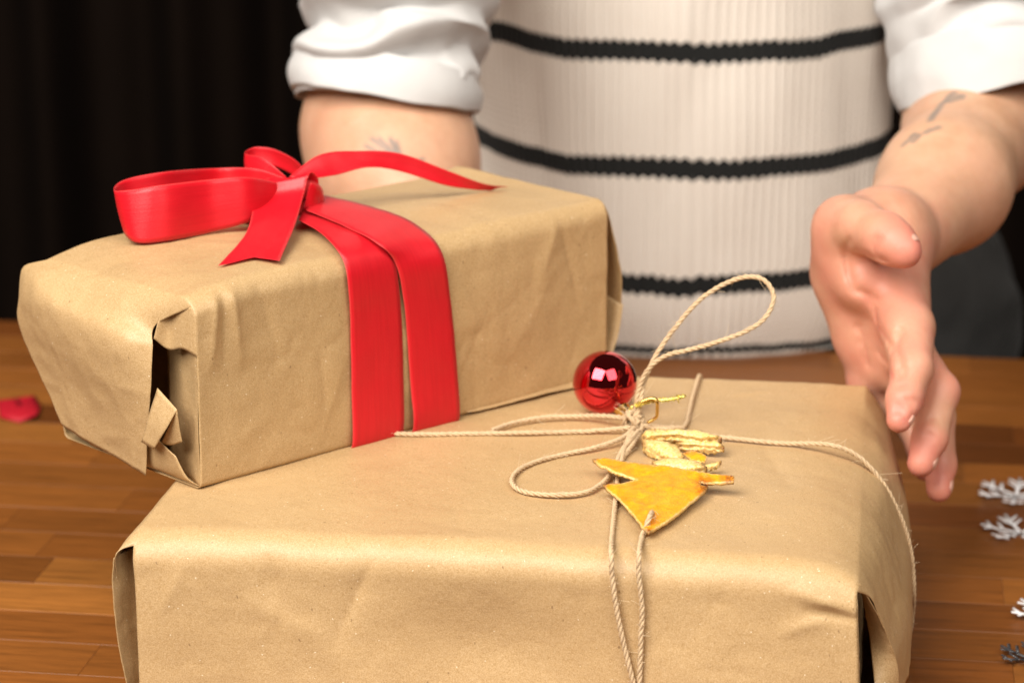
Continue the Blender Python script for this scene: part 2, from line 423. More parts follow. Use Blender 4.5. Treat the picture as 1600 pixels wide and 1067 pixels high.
def wrap_sheet(name, fr, w, d, h, r, ns, defs, deform, flaps, parent, amp=(.0012, .0005), seed=0, hood=None):
    prof, i0, i1 = profile(d, h, r); nt = len(prof)
    s = np.linspace(0, w, ns)
    G = np.zeros((ns, nt, 3)); G[..., 0] = s[:, None]; G[..., 1] = prof[None, :, 0]; G[..., 2] = prof[None, :, 1]
    N = np.zeros((nt, 3)); tv = np.roll(prof, -1, 0) - np.roll(prof, 1, 0); N[:, 1] = -tv[:, 1]; N[:, 2] = tv[:, 0]
    N /= np.linalg.norm(N, axis=1, keepdims=True)
    disp = amp[0] * fbm(G, 14, seed, 2) + amp[1] * np.abs(fbm(G, 42, seed + 5, 2)) + creases(G, defs)
    damp = np.clip(G[..., 2] / .012, 0, 1)             # keep the resting edge true
    G = G + N[None] * (disp * damp)[..., None]
    if deform is not None: G = deform(G)
    V = [G.reshape(-1, 3)]; Fc = [gridfaces(ns, nt, closed_v=True)]
    cols = np.arange(i0, i1 + 1); tau = (prof[cols, 0] - prof[i0, 0]) / (prof[i1, 0] - prof[i0, 0])
    o = ns * nt
    for end, rows, nrow in flaps:
        if end == 'R': r0, r1 = G[-4, cols], G[-1, cols]; base = (ns - 1) * nt + cols
        else: r0, r1 = G[3, cols], G[0, cols]; base = cols
        ctrl = [r1]
        for row in rows:
            row = np.asarray(row, float); t = np.linspace(0, 1, 200); cc = cr(row, 200)
            ctrl.append(np.stack([np.interp(tau, t, cc[:, k]) for k in range(3)], 1))
        C = np.array(ctrl); E = np.concatenate([[r1 - (r1 - r0) * 1.5], C]); fine = cr(E, (len(E) - 1) * nrow + 1)[nrow:]
        nr = len(fine); nb = gridnormals(fine)
        wgt = np.clip(np.linspace(0, 4, nr), 0, 1)[:, None]
        fine = fine + nb * ((.0010 * fbm(fine, 20, seed + 9, 2) + .0007 * np.abs(fbm(fine, 55, seed + 11, 2))) * wgt)[..., None]
        V.append(fine[1:].reshape(-1, 3)); k = len(cols)
        ids = np.concatenate([base[None], o + np.arange((nr - 1) * k).reshape(nr - 1, k)])
        f = np.stack([ids[:-1, :-1], ids[1:, :-1], ids[1:, 1:], ids[:-1, 1:]], -1).reshape(-1, 4)
        Fc.append(f if end == 'R' else f[:, ::-1]); o += (nr - 1) * k
    if hood is not None:
        zlo, cols_px = hood; hc = [j for j in range(i0 + 1) if prof[j, 1] >= zlo]; tau2 = np.linspace(0, 1, len(hc)); E = [G[3, hc], G[0, hc]]
        for row in cols_px:
            cc = cr(np.array(row), 100); E.append(np.stack([np.interp(tau2, np.linspace(0, 1, 100), cc[:, k]) for k in range(3)], 1))
        E[0] = E[1] - (E[1] - E[0]) * 1.2; fine = cr(np.array(E), (len(E) - 1) * 10 + 1)[10:]
        V.append(fine[1:].reshape(-1, 3)); nr = len(fine); k = len(hc)
        ids = np.concatenate([np.array(hc)[None], o + np.arange((nr - 1) * k).reshape(nr - 1, k)]); o += (nr - 1) * k
        Fc.append(np.stack([ids[:-1, :-1], ids[1:, :-1], ids[1:, 1:], ids[:-1, 1:]], -1).reshape(-1, 4)[:, ::-1])
    V = fr.wa(np.concatenate(V))
    return mk(name, V, np.concatenate(Fc), M['kraft'], parent, thick=.0004), G
def patch(name, C, nu, nv, parent, material, amp=.0005, seed=0, thick=.0004, fr=None, tension=.5, cscale=40):
    C = np.asarray(C, float); a = cr(C, nu, tension=tension); g = cr(np.swapaxes(a, 0, 1), nv, tension=tension).swapaxes(0, 1)
    if fr is not None: g = fr.wa(g)
    n = gridnormals(g); g = g + n * (amp * (fbm(g, cscale, seed, 2) + .6 * np.abs(fbm(g, cscale * 2.4, seed + 3, 2))))[..., None]
    return mk(name, g.reshape(-1, 3), gridfaces(nu, nv), material, parent, thick=thick)

# ---- lower present
giftB = thing('gift_box', FB.w(WB / 2, DB / 2, 0), 'large kraft paper present tied with jute twine, lying underneath', 'gift', 'wrapped presents')
def defB(G):
    u, v, z = G[..., 0].copy(), G[..., 1].copy(), G[..., 2].copy()
    # top sags towards the right end, front left corner flares out
    e = np.clip((u - (WB - .045)) / .045, 0, 1) * np.clip((DB - v) / .05, 0, 1) ** .5; top = np.clip((z - .085) / .045, 0, 1)
    G[..., 2] -= .0095 * e ** 2.6 * top
    G[..., 0] += .006 * np.clip((u - (WB - .03)) / .03, 0, 1) * np.clip(1 - z / .115, 0, 1)
    fl = np.clip(1 - u / .03, 0, 1) * top * np.clip(1 - v / .12, 0, 1)
    G[..., 0] -= .002 * fl ** 2; G[..., 2] -= .003 * fl
    # front face leans: a shallow hollow
    fr_ = np.clip(1 - v / .004, 0, 1)
    G[..., 1] += fr_ * (.0065 * np.exp(-((u - .19) / .06) ** 2 - ((z - .075) / .030) ** 2) - .003 * np.exp(-((u - .30) / .05) ** 2 - ((z - .06) / .03) ** 2))
    return G
defsB = [((.075, 0, .104), (.25, 0, -1), .024, .006, -.0026), ((.118, 0, .100), (-.45, 0, -1), .034, .008, -.0034),
         ((.082, 0, .085), (.9, 0, -.4), .03, .007, .0012), ((.02, 0, .10), (.5, 0, 1), .02, .005, .0012),
         ((.362, 0, .113), (1, 0, -.12), .022, .0024, .0026), ((.366, 0, .106), (1, 0, .10), .018, .0028, -.0026), ((.352, 0, .098), (1, 0, .45), .016, .003, .0016),
         ((.20, .02, .128), (1, .1, 0), .10, .006, .0006), ((.33, .16, .13), (.25, -1, 0), .05, .007, -.0012)]
rc = np.random.default_rng(77)
def rand_creases(w, d, h, n):
    out = []
    for i in range(n):
        if rc.random() < .5: c = (rc.uniform(.02, w - .02), 0, rc.uniform(.02, h - .02)); dr = (rc.normal(), 0, rc.normal())
        else: c = (rc.uniform(.02, w - .02), rc.uniform(.02, d - .02), h); dr = (rc.normal(), rc.normal(), 0)
        out.append((c, dr, rc.uniform(.012, .05), rc.uniform(.0018, .005), rc.choice([-1, 1]) * rc.uniform(.0002, .00055)))
    return out
defsB += rand_creases(WB, DB, HB, 22)
hB = lambda px, py, u: FB.hitl(px, py, 0, u)
flapR = [[(.3850, .017, .107), (.390, .10, .108), (.391, .17, .109), (.391, .25, .110), (.390, .328, .112)],
         [(.3930, .029, .083), (.399, .10, .087), (.400, .17, .088), (.401, .25, .088), (.398, .318, .090)],
         [(.3990, .036, .064), (.406, .10, .066), (.4065, .17, .068), (.407, .25, .068), (.404, .306, .068)],
         [(.4000, .046, .036), (.407, .10, .036), (.409, .17, .036), (.408, .25, .036), (.404, .294, .036)]]
flapL = [[(-.011, -.001, .1185), (-.008, .08, .118), (-.008, .17, .118), (-.008, .25, .118), (-.006, .334, .118)],
         [(-.0125, .005, .102), (-.011, .08, .095), (-.012, .17, .095), (-.011, .25, .095), (-.008, .33, .098)],
         [(-.011, .014, .070), (-.010, .08, .065), (-.011, .17, .065), (-.010, .25, .065), (-.007, .32, .066)],
         [(-.006, .030, .030), (-.006, .08, .030), (-.006, .17, .030), (-.006, .25, .030), (-.005, .30, .030)]]
wrap_sheet('wrapping_paper', FB, WB, DB, HB, (.017, .012, .004, .003), 240, defsB, defB, [('R', flapR, 12), ('L', flapL, 12)], giftB, seed=2)
# folded ends: inner folds seen in the open corners, lower flaps
patch('inner_fold', [[(WB + .006 * (1 - z / .115), .0008, z) for z in (.002, .04, .07, .110)], [(WB - .001 + .006 * (1 - z / .115), .006, z) for z in (.002, .04, .07, .112)],
                     [(WB - .010, .030, z) for z in (.002, .04, .07, .098)], [(WB - .006, .075, z) for z in (.002, .04, .07, .098)]], 30, 30, giftB, M['kraft'], .0006, 3, fr=FB)
patch('inner_fold', [[(.0004, .0012, z) for z in (.002, .04, .08, .112)], [(.0035, .010, z) for z in (.002, .04, .08, .113)],
                     [(.004, .034, z) for z in (.002, .04, .08, .112)], [(.002, .080, z) for z in (.002, .04, .08, .112)]], 30, 30, giftB, M['kraft'], .0004, 4, fr=FB)
patch('side_fold', [[(-.0115, .001, .115), (-.0130, .0015, .100), (-.0125, .004, .070), (-.008, .008, .030), (-.004, .010, .004)],
                    [(-.0090, .010, .115), (-.0085, .012, .100), (-.008, .014, .070), (-.005, .016, .030), (-.002, .016, .004)],
                    [(-.0010, .030, .115), (.001, .032, .100), (.001, .032, .070), (.001, .032, .030), (.001, .030, .004)]], 24, 60, giftB, M['kraft'], .0006, 8, fr=FB, cscale=60)
patch('side_fold', [[(.3795, .0095, .1185), (.3862, .0172, .1045), (.3942, .0287, .0835), (.4002, .0360, .064), (.4020, .0400, .030), (.4010, .042, .003)],
                    [(.3785, .0150, .1165), (.3840, .023, .103), (.3910, .0330, .081), (.3965, .0330, .058), (.3970, .0310, .028), (.3965, .030, .003)],
                    [(.3778, .0230, .1160), (.3810, .034, .101), (.3850, .0440, .079), (.3895, .0260, .050), (.3900, .0200, .026), (.3900, .018, .003)]], 20, 70, giftB, M['kraft'], .0005, 28, fr=FB, cscale=60)
patch('end_flap', [[(WB + .004, .040, .003), (WB + .004, .17, .003), (WB + .004, .29, .003)], [(WB + .020, .046, .03), (WB + .023, .17, .03), (WB + .020, .28, .03)],
                   [(WB + .0195, .062, .062), (WB + .021, .17, .066), (WB + .018, .26, .062)]], 24, 30, giftB, M['kraft'], .0006, 9, fr=FB)
V, Fc = boxvf((WB / 2 - .003, DB / 2, HB / 2 - .006), (WB - .034, DB - .03, HB - .022), None, .002)
mk('card_box', FB.wa(V), Fc, M['card'], giftB, smooth=False)

# ---- upper present
giftA = thing('gift_box', FA.w(WA / 2, DA / 2, 0), 'kraft paper present with a red satin ribbon and bow, lying on top', 'gift', 'wrapped presents')
hA = lambda px, py, u: FA.hitl(px, py, 0, u)
def defA(G):
    u, v, z = G[..., 0].copy(), G[..., 1].copy(), G[..., 2].copy()
    top = np.clip((z - .075) / .035, 0, 1)
    e = np.clip(1 - u / .045, 0, 1)
    G[..., 2] -= .0055 * e ** 2 * top
    e2 = np.clip((u - (WA - .02)) / .02, 0, 1)
    G[..., 2] += .002 * e2 ** 2 * top
    G[..., 2] += .004 * np.sin(np.pi * np.clip(v / DA, 0, 1)) * np.sin(np.pi * np.clip(u / WA, 0, 1)) * top
    G[..., 1] -= .016 * np.clip((v - .09) / .05, 0, 1) * np.clip(1 - u / .05, 0, 1) * np.clip(1 - z / .085, 0, 1)
    fr_ = np.clip(1 - v / .004, 0, 1)
    G[..., 1] += fr_ * .0022 * np.sin(np.pi * np.clip(z / HA, 0, 1)) * -1 * np.sin(np.pi * np.clip(u / WA, 0, 1))
    return G
defsA = [((.012, 0, .094), (.1, 0, 1), .030, .0045, .0030), ((.026, 0, .096), (-.12, 0, 1), .034, .0050, .0032), ((.019, 0, .092), (0, 0, 1), .03, .004, -.0020),
         ((.050, 0, .088), (.3, 0, -1), .03, .008, -.0014), ((.27, 0, .095), (-.5, 0, -1), .03, .007, .0013), ((.285, 0, .085), (.3, 0, -1), .04, .006, -.0012),
         ((.25, 0, .05), (.8, 0, 1), .05, .010, .0009), ((.22, 0, .03), (1, 0, -.4), .05, .010, -.0010), ((.08, .06, .112), (1, .3, 0), .05, .008, .0010)]
defsA += rand_creases(WA, DA, HA, 20)
gA = lambda px, py, u: tuple(hA(px, py, u))
flapAL = [[gA(243, 508, -.006), gA(190, 487, -.012), gA(120, 455, -.012), gA(66, 428, -.010), gA(36, 418, -.006)],
          [gA(238, 545, -.0105), gA(185, 530, -.020), gA(120, 500, -.022), gA(60, 470, -.020), gA(28, 462, -.012)],
          [gA(236, 600, -.0115), gA(190, 590, -.018), gA(130, 560, -.021), gA(72, 530, -.019), gA(27, 510, -.012)],
          [gA(232, 665, -.010), gA(195, 655, -.0125), gA(150, 630, -.014), gA(105, 605, -.013), gA(62, 588, -.009)],
          [gA(225, 744, -.009), gA(192, 724, -.009), gA(160, 704, -.009), gA(126, 685, -.009), gA(96, 664, -.007)]]
flapAR = [[(WA + .008, .002, .090), (WA + .011, .05, .092), (WA + .010, .10, .092), (WA + .004, .142, .096)],
          [(WA + .0165, .003, .062), (WA + .018, .05, .060), (WA + .015, .10, .060), (WA + .008, .138, .062)],
          [(WA + .0205, .006, .042), (WA + .016, .05, .030), (WA + .012, .10, .030), (WA + .006, .134, .034)]]
wrap_sheet('wrapping_paper', FA, WA, DA, HA, (.011, .010, .003, .0035), 220, defsA, defA, [('L', flapAL, 14), ('R', flapAR, 10)], giftA, seed=31, amp=(.0014, .0006),
    hood=(.0745, [[gA(285, 545, -.0012), gA(286, 510, -.0012), gA(284, 480, -.0010)], [gA(263, 546, -.0015), gA(266, 515, -.0006), gA(268, 478, -.0010)], [gA(240, 529, -.0080), gA(247, 502, -.0060), gA(254, 481, -.0040)]]))
patch('inner_fold', [[(.0004, .0006, z) for z in (.0005, .03, .06, .088)], [(.0015, .004, z) for z in (.0005, .03, .06, .089)],
                     [(.0058, .016, z) for z in (.0005, .03, .06, .089)], [(.0135, .045, z) for z in (.0005, .03, .06, .089)]], 30, 30, giftA, M['kraft'], .0005, 12, fr=FA)
patch('fold_tab', [[gA(221, 690, -.0135), gA(240, 702, -.0135)], [gA(232, 650, -.0125), gA(258, 672, -.0135)], [gA(246, 606, -.008), gA(276, 640, -.0100)]], 14, 10, giftA, M['kraft'], .0003, 17, fr=FA)
patch('fold_tab', [[gA(277, 639, -.0098), gA(277, 639, -.0098), gA(277, 639, -.0098)], [gA(264, 668, -.0080), gA(272, 668, -.0082), gA(281, 668, -.0075)], [gA(252, 692, -.0065), gA(268, 695, -.0062), gA(285, 690, -.0055)]], 14, 10, giftA, M['kraft'], .0003, 18, fr=FA)
patch('bottom_flap', [[(.001, .002, .0012), (.001, .05, .0012), (.001, .10, .0012)], [(-.004, .006, .006), (-.004, .05, .006), (-.004, .10, .006)],
                      [(-.0075, .012, .018), (-.0075, .05, .030), (-.006, .10, .03)]], 20, 24, giftA, M['kraft'], .0004, 19, fr=FA)
patch('end_flap', [[(WA + .0008, .002, .001), (WA + .0005, .07, .001), (WA + .0005, .14, .001)], [(WA + .013, .003, .022), (WA + .010, .07, .03), (WA + .004, .13, .03)],
                   [(WA + .0195, .0045, .0425), (WA + .0110, .06, .06), (WA + .004, .10, .06)]], 20, 20, giftA, M['kraft'], .0005, 20, fr=FA)
patch('inner_fold', [[(WA - .0004, .0008, z) for z in (.001, .04, .08, .106)], [(WA + .0015, .008, z) for z in (.001, .04, .08, .102)], [(WA + .002, .05, z) for z in (.001, .04, .08, .100)]], 16, 24, giftA, M['kraft'], .0004, 21, fr=FA)
patch('seam_flap', [[(u, .012, .0016) for u in (.195, .25, .29, .312)], [(u, .000, .0022) for u in (.200, .25, .29, .312)], [(.205, -.0012, .0010), (.25, -.0065, .0026), (.29, -.0085, .0022), (.312, -.0060, .0030)]], 16, 40, giftA, M['kraft'], .0004, 22, fr=FA, cscale=70)
V, Fc = boxvf((WA / 2 + .004, DA / 2, HA / 2 - .003), (WA - .034, DA - .022, HA - .016), None, .002)
mk('card_box', FA.wa(V), Fc, M['card'], giftA, smooth=False)

# ---- ribbon and bow on the upper present
ZT = HB + HA + .0045
def ribbon(name, EA, EB, parent, n=90, m=9, bulge=0.0, notch=0.0, thick=.00016, seed=0):
    A = resample_pair(np.array(EA), np.array(EB), n); a, b = A
    t = np.linspace(0, 1, m)[None, :, None]
    G = a[:, None] * (1 - t) + b[:, None] * t
    nr = gridnormals(G); G = G + nr * (bulge * np.sin(np.pi * t))
    G = G + nr * (.00030 * fbm(G, 60, seed, 2))[..., None]
    mid = G[:, m // 2]; s = np.concatenate([[0], np.cumsum(np.linalg.norm(np.diff(mid, axis=0), axis=1))])
    if notch:
        wv = np.abs(np.linspace(-1, 1, m)); L = s[-1]
        for j in range(m):
            stop = L - notch * (1 - wv[j]); ss = np.linspace(0, stop, n)
            G[:, j] = np.stack([np.interp(ss, s, G[:, j, k]) for k in range(3)], 1)
    U = np.stack(np.broadcast_arrays(np.linspace(0, 1, m)[None], s[:, None]), -1)
    return mk(name, G.reshape(-1, 3), gridfaces(n, m), M['satin'], parent, uv=U.reshape(-1, 2), thick=thick)
def resample_pair(a, b, n): return cr(a, n), cr(b, n)
KN = Pz(474, 322, ZT + .006); YK = KN[1]
# bands down the front face
def band(Lp, Rp, ztop, vplane):
    E = []
    for pts in (Lp, Rp):
        e = []
        for i, (x, y, k) in enumerate(pts):
            e.append(Pz(x, y, ZT + k) if k is not None else FA.hit(x, y, 1, vplane))
        e.append(e[-1] + FA.ax[1] * .012 + np.array([0, 0, -.0016]) * 0)
        e[-1][2] = HB + .0006; e[-2][2] = max(e[-2][2], HB + .0012)
        E.append(e)
    return E
b1 = band([(466, 343, .005), (498, 362, .0035), (524, 388, .001), (541, 424, None), (547, 500, None), (549, 600, None), (550, 697, None)],
          [(478, 326, .005), (538, 350, .0035), (588, 374, .001), (617, 410, None), (627, 490, None), (630, 580, None), (630, 677, None)], 0, -.0036)
b2 = band([(478, 329, .0075), (536, 353, .005), (587, 379, .002), (618, 412, None), (632, 480, None), (640, 580, None), (645, 671, None)],
          [(496, 303, .008), (578, 322, .005), (646, 348, .002), (689, 392, None), (704, 470, None), (713, 560, None), (718, 655, None)], 0, -.0046)
band1 = ribbon('ribbon_band', b1[0], b1[1], giftA, 120, 11, .0004, seed=1)
band2 = ribbon('ribbon_band', b2[0], b2[1], giftA, 120, 11, .0004, seed=2)
# band over the back, mostly hidden by the bow
kl = FA.loc(KN)
bb = [[FA.w(kl[0] + o_, v, z) for v, z in ((kl[1], HA + .006), (kl[1] + .02, HA + .0045), (DA - .012, HA + .0025), (DA - .001, HA - .006), (DA + .003, HA - .03), (DA + .003, .03), (DA + .002, .004))] for o_ in (-.036, -.004)]
ribbon('ribbon_band', bb[1], bb[0], giftA, 90, 9, .0003, seed=3)
bow = mk('bow', *merge([tube(resample(cr([P(470, 300, YK - .006), P(483, 296, YK - .001), P(494, 303, YK + .004), P(494, 320, YK + .004), P(484, 330, YK - .001), P(470, 322, YK - .005)], 60), .001), np.array([.0055]), 12, flat=(1, .55))]), M['satin'], giftA, uv=None)
# left loop, standing on edge
def vrib(pts):
    A = []; B = []
    for (tx, ty, bx, by, Y, Yb) in pts: A.append(P(tx, ty, Y)); B.append(P(bx, by, Yb))
    return A, B
def Yt(x, y, dz=.0): return Pz(x, y, ZT + dz)[1]
y3 = Yt(215, 378); y2 = Yt(262, 376); y1 = Yt(330, 363)
Lp = [(432, 285, 430, 325, YK - .010, YK - .010), (385, 277, 392, 346, y1 + .012, y1 + .010), (325, 281, 330, 363, y1 + .003, y1), (255, 289, 262, 376, y2 + .003, y2),
      (203, 297, 214, 379, y3 + .006, y3), (178, 297, 193, 362, y3 + .016, y3 + .012), (195, 281, 205, 345, y3 + .033, y3 + .03), (262, 268, 270, 335, y3 + .05, y3 + .05),
      (340, 263, 345, 325, YK + .020, YK + .02), (400, 264, 400, 318, YK + .012, YK + .012), (450, 280, 450, 310, YK, YK)]
A_, B_ = vrib(Lp); ribbon('loop', A_, B_, bow, 160, 11, .0006, seed=4)
# back loop
Lp = [(446, 276, 462, 296, YK + .001, YK + .001), (412, 248, 410, 287, YK + .012, YK + .010), (388, 242, 386, 274, YK + .022, YK + .020), (384, 237, 387, 262, YK + .03, YK + .03), (400, 230, 403, 256, YK + .037, YK + .037),
      (430, 234, 434, 262, YK + .034, YK + .034), (462, 251, 466, 280, YK + .022, YK + .022), (480, 272, 482, 300, YK + .006, YK + .006)]
A_, B_ = vrib(Lp); ribbon('loop', A_, B_, bow, 110, 9, .0006, seed=5)
# front tail with swallow end
Tl = [P(452, 300, YK + .004), P(432, 277, YK - .001), P(408, 287, YK - .009), P(397, 318, YK - .020), Pz(384, 365, ZT + .006), Pz(341, 415, ZT - .0010)]
Tr = [P(497, 306, YK + .006), P(497, 279, YK + .002), P(484, 271, YK - .006), P(474, 305, YK - .016), Pz(461, 352, ZT + .006), Pz(437, 407, ZT + .0005)]
ribbon('tail', Tr, Tl, bow, 100, 13, .0010, notch=.013, seed=6)
# right tail
Yq = Yt(790, 293)
ts = np.linspace(0, 1, 7); yy = YK + .004 + (Yq - YK - .004) * ts
Ta = [P(x, y, q) for (x, y), q in zip([(452, 276), (500, 242), (560, 236), (625, 240), (700, 267), (755, 287), (794, 292)], yy)]
Tb = [P(x, y, q - .003) for (x, y), q in zip([(486, 280), (525, 274), (575, 262), (625, 268), (692, 289), (735, 296), (767, 298)], yy)]
ribbon('tail', Ta, Tb, bow, 110, 9, .0008, seed=7)
ribbon('knot_wrap', [P(486, 285, YK - .012), P(497, 292, YK - .008), P(503, 300, YK), P(500, 310, YK + .004)], [P(474, 330, YK - .012), P(486, 328, YK - .009), P(497, 322, YK - .003), P(500, 318, YK + .003)], bow, 30, 7, .001, seed=8)

# ------------------------------------------------------------------ jute twine round the lower present
def twine_mesh(path, seed=0, rad=.00080, off=.00072, plies=3, pitch=.0115):
    p = resample(path, .0007); p = p + .00012 * np.stack([fbm(p, 180, seed + k, 2) for k in range(3)], 1)
    T, N, B = frames(p); s = np.arange(len(p)) * .0007; out = []
    for k in range(plies):
        a = 2 * math.pi * (s / pitch + k / plies) + seed
        q = p + off * (np.cos(a)[:, None] * N + np.sin(a)[:, None] * B)
        out.append(tube(q, rad * (1 + .12 * fbm(q, 300, seed + k, 2)), 6))
    return out
def fuzz(path, n, seed, lmax=.010):
    p = resample(path, .001); r = np.random.default_rng(seed); out = []
    for i in range(n):
        j = r.integers(1, len(p) - 1); d = r.normal(size=3); d /= np.linalg.norm(d); t = p[min(j + 1, len(p) - 1)] - p[j]; t /= np.linalg.norm(t) + 1e-9
        L = r.uniform(.0015, lmax) * r.uniform(.2, 1) ** 1.5; c = r.normal(size=3) * .4
        k = np.linspace(0, 1, 6)[:, None]; h = p[j] + d * .001 + (d * .5 + t * .9 * r.choice([-1, 1])) * L * k + c * L * k ** 2
        h[:, 2] = np.where(p[j, 2] < HB + .006, np.maximum(h[:, 2], np.minimum(HB + .0008, p[j, 2])), h[:, 2])
        out.append(tube(h, .00009, 3, cap=False))
    return out
def ZB(x, y, dz=.0022): return Pz(x, y, HB + dz)
KT = ZB(990, 668, .004)
yk2 = KT[1]
paths = {}
# right strand, runs over the rounded right edge
def right_top(x, y, u, vmin=None): return FB.hit(x, y, 0, u)
rs = [ZB(1000, 664, .006), ZB(1060, 674, .004), ZB(1130, 683, .003), ZB(1220, 692, .0018)]
v_r = FB.loc(rs[-1])[1]
yr = rs[-1][1] - .012
rs += [P(x, y, yr) + np.array([.0012, 0, .0010]) for x, y in ((1290, 697), (1338, 716), (1376, 757), (1402, 806), (1417, 850), (1423, 890), (1424, 930))]
rs += [FB.w(.4105, .212, .022), FB.w(.4085, .216, .004)]
paths['right'] = cr(rs, 200)
paths['left'] = cr([ZB(985, 668, .005), ZB(940, 672, .0035), ZB(880, 675), ZB(760, 677), ZB(640, 678), ZB(520, 672)], 160)
paths['back'] = cr([ZB(1000, 664, .005), ZB(1055, 668, .003), ZB(1071, 664), ZB(1078, 640), ZB(1085, 612, .002), FB.w(FB.loc(ZB(1090, 600))[0], DB + .001, HB - .003), FB.w(FB.loc(ZB(1090, 600))[0], DB + .003, HB - .05)], 120)
uf1 = lambda x, y: FB.hit(x, y, 1, -.0030)
paths['front'] = cr([ZB(985, 674, .005), ZB(975, 705, .004), ZB(966, 745), ZB(961, 790, .002), ZB(957, 828, .0012), FB.hit(955, 862, 1, .001), uf1(957, 905), uf1(966, 965), uf1(978, 1020), uf1(992, 1075), uf1(1005, 1110)], 200)
paths['front2'] = cr([ZB(1019, 800, .0075), ZB(1016, 806, .0100), ZB(1011, 818, .0068), ZB(1004, 836, .0016), FB.hit(999, 862, 1, .001), uf1(998, 895), uf1(1003, 950), uf1(1001, 1010), uf1(999, 1075), uf1(998, 1110)], 200)
yl = yk2
paths['loop_up'] = cr([P(992, 664, yl), P(1000, 632, yl + .002), P(1007, 597, yl + .006), P(1026, 553, yl + .010), P(1058, 508, yl + .012), P(1098, 465, yl + .012), P(1145, 438, yl + .010), P(1182, 433, yl + .006), P(1203, 447, yl + .002), P(1208, 472, yl - .002),
                       P(1190, 502, yl - .006), P(1150, 524, yl - .008), P(1090, 543, yl - .006), P(1040, 556, yl - .002), P(1012, 578, yl + .002), P(998, 610, yl + .004), P(993, 640, yl + .003), P(990, 664, yl - .002)], 260)
paths['loop_low'] = cr([ZB(998, 662, .005), ZB(972, 684, .005), ZB(930, 699, .0035), ZB(880, 710), ZB(835, 722), ZB(806, 738), ZB(801, 756), ZB(820, 768), ZB(862, 773), ZB(910, 770), ZB(938, 757), ZB(955, 738, .003), ZB(972, 705, .004), ZB(990, 675, .006)], 260)
paths['tail'] = cr([ZB(990, 655, .009), ZB(950, 650, .007), ZB(905, 650, .004), ZB(850, 652, .003), ZB(805, 660, .0025), ZB(768, 672, .0025)], 120)
paths['short'] = cr([ZB(1004, 668, .006), ZB(992, 690, .0045), ZB(976, 712, .003), ZB(968, 727, .0024)], 60)
paths['short2'] = cr([ZB(998, 672, .007), ZB(984, 690, .0055), ZB(972, 704, .004), ZB(963, 722, .0024)], 60)
nc = ZB(990, 662, .005)
rk = np.random.default_rng(5)
kn = []
for k in range(6):
    ax = rk.normal(size=3); ax /= np.linalg.norm(ax); a1 = np.cross(ax, [.3, .5, .8]); a1 /= np.linalg.norm(a1); a2 = np.cross(ax, a1)
    th = np.linspace(0, 2 * math.pi * .95, 40); rr = .0040 + .0006 * k
    q = nc + np.array([0, -.001, .0022]) + rr * (np.cos(th)[:, None] * a1 * 1.1 + np.sin(th)[:, None] * a2 * .8)
    q[:, 2] = np.maximum(q[:, 2], HB + .0022); kn.append(q)
tw = mk('twine', *merge(sum([twine_mesh(p_, i) for i, (nm, p_) in enumerate(paths.items()) if nm in ('right', 'left', 'back', 'front', 'front2')], [])), M['twine'], giftB)
tb = mk('twine_bow', *merge(sum([twine_mesh(paths[nm], 9 + i) for i, nm in enumerate(('loop_up', 'loop_low', 'tail', 'short', 'short2'))], [])), M['twine'], giftB)
mk('knot', *merge(sum([twine_mesh(q, 20 + i) for i, q in enumerate(kn)], [])), M['twine'], tb)
fz = []
for i, (nm, p_) in enumerate(paths.items()): fz += fuzz(p_, {'loop_up': 170, 'front': 130, 'front2': 130, 'loop_low': 120, 'right': 130}.get(nm, 80), 100 + i)
for i, q in enumerate(kn): fz += fuzz(q, 40, 200 + i, .013)
setp(mk('loose_fibres', *merge(fz), M['fibre'], tb), kind='stuff')

# ------------------------------------------------------------------ bauble
def sphere(c, r, nu=48, nv=32, squash=1):
    th = np.linspace(0, math.pi, nv); ph = np.linspace(0, 2 * math.pi, nu, endpoint=False)
    G = np.stack([np.sin(th)[:, None] * np.cos(ph), np.sin(th)[:, None] * np.sin(ph), np.cos(th)[:, None] * np.ones(nu) * squash], -1) * r + np.array(c)
    return G.reshape(-1, 3), gridfaces(nv, nu, closed_v=True)[:, ::-1]
bc = None
for z in np.linspace(.135, .17, 200):                       # centre so that the ball rests on the paper
    c_ = Pz(945, 598, z); dd = np.dot(c_ - CAMP, [0, CP, -SP]); rr_ = 50.5 / F_PX * dd
    if z - rr_ >= HB + .0012: bc, br = c_, rr_; break
ball_t = thing('bauble', (bc[0], bc[1], HB), 'shiny red christmas bauble with a gold cap beside the twine knot', 'bauble')
V, Fc = sphere(bc, br, 96, 64); mk('ball', V, Fc, M['bauble'], ball_t)
tgt = P(978, 648, bc[1] - .012); axd = tgt - bc; axd /= np.linalg.norm(axd)
def lathe(axis0, axis, prof, n=32):
    a1 = np.cross(axis, [.2, .9, .4]); a1 /= np.linalg.norm(a1); a2 = np.cross(axis, a1); ph = np.linspace(0, 2 * math.pi, n, endpoint=False)
    G = np.array([axis0 + axis * h + r_ * (np.cos(ph)[:, None] * a1 + np.sin(ph)[:, None] * a2) for h, r_ in prof]); return G.reshape(-1, 3), gridfaces(len(prof), n, closed_v=True)
c0 = bc + axd * (br - .0022)
mk('cap', *lathe(c0, axd, [(-.0005, .0052), (.0015, .0054), (.0019, .0050), (.0060, .0048), (.0066, .0042), (.0067, .0001)]), M['gold'], ball_t)
a1 = np.cross(axd, [0, 0, 1.0]); a1 /= np.linalg.norm(a1); th = np.linspace(0, 2 * math.pi, 40)
mk('ring', *tube(c0 + axd * .0092 + .0030 * (np.cos(th)[:, None] * a1 + np.sin(th)[:, None] * axd), .0005, 8, False), M['gold'], ball_t)
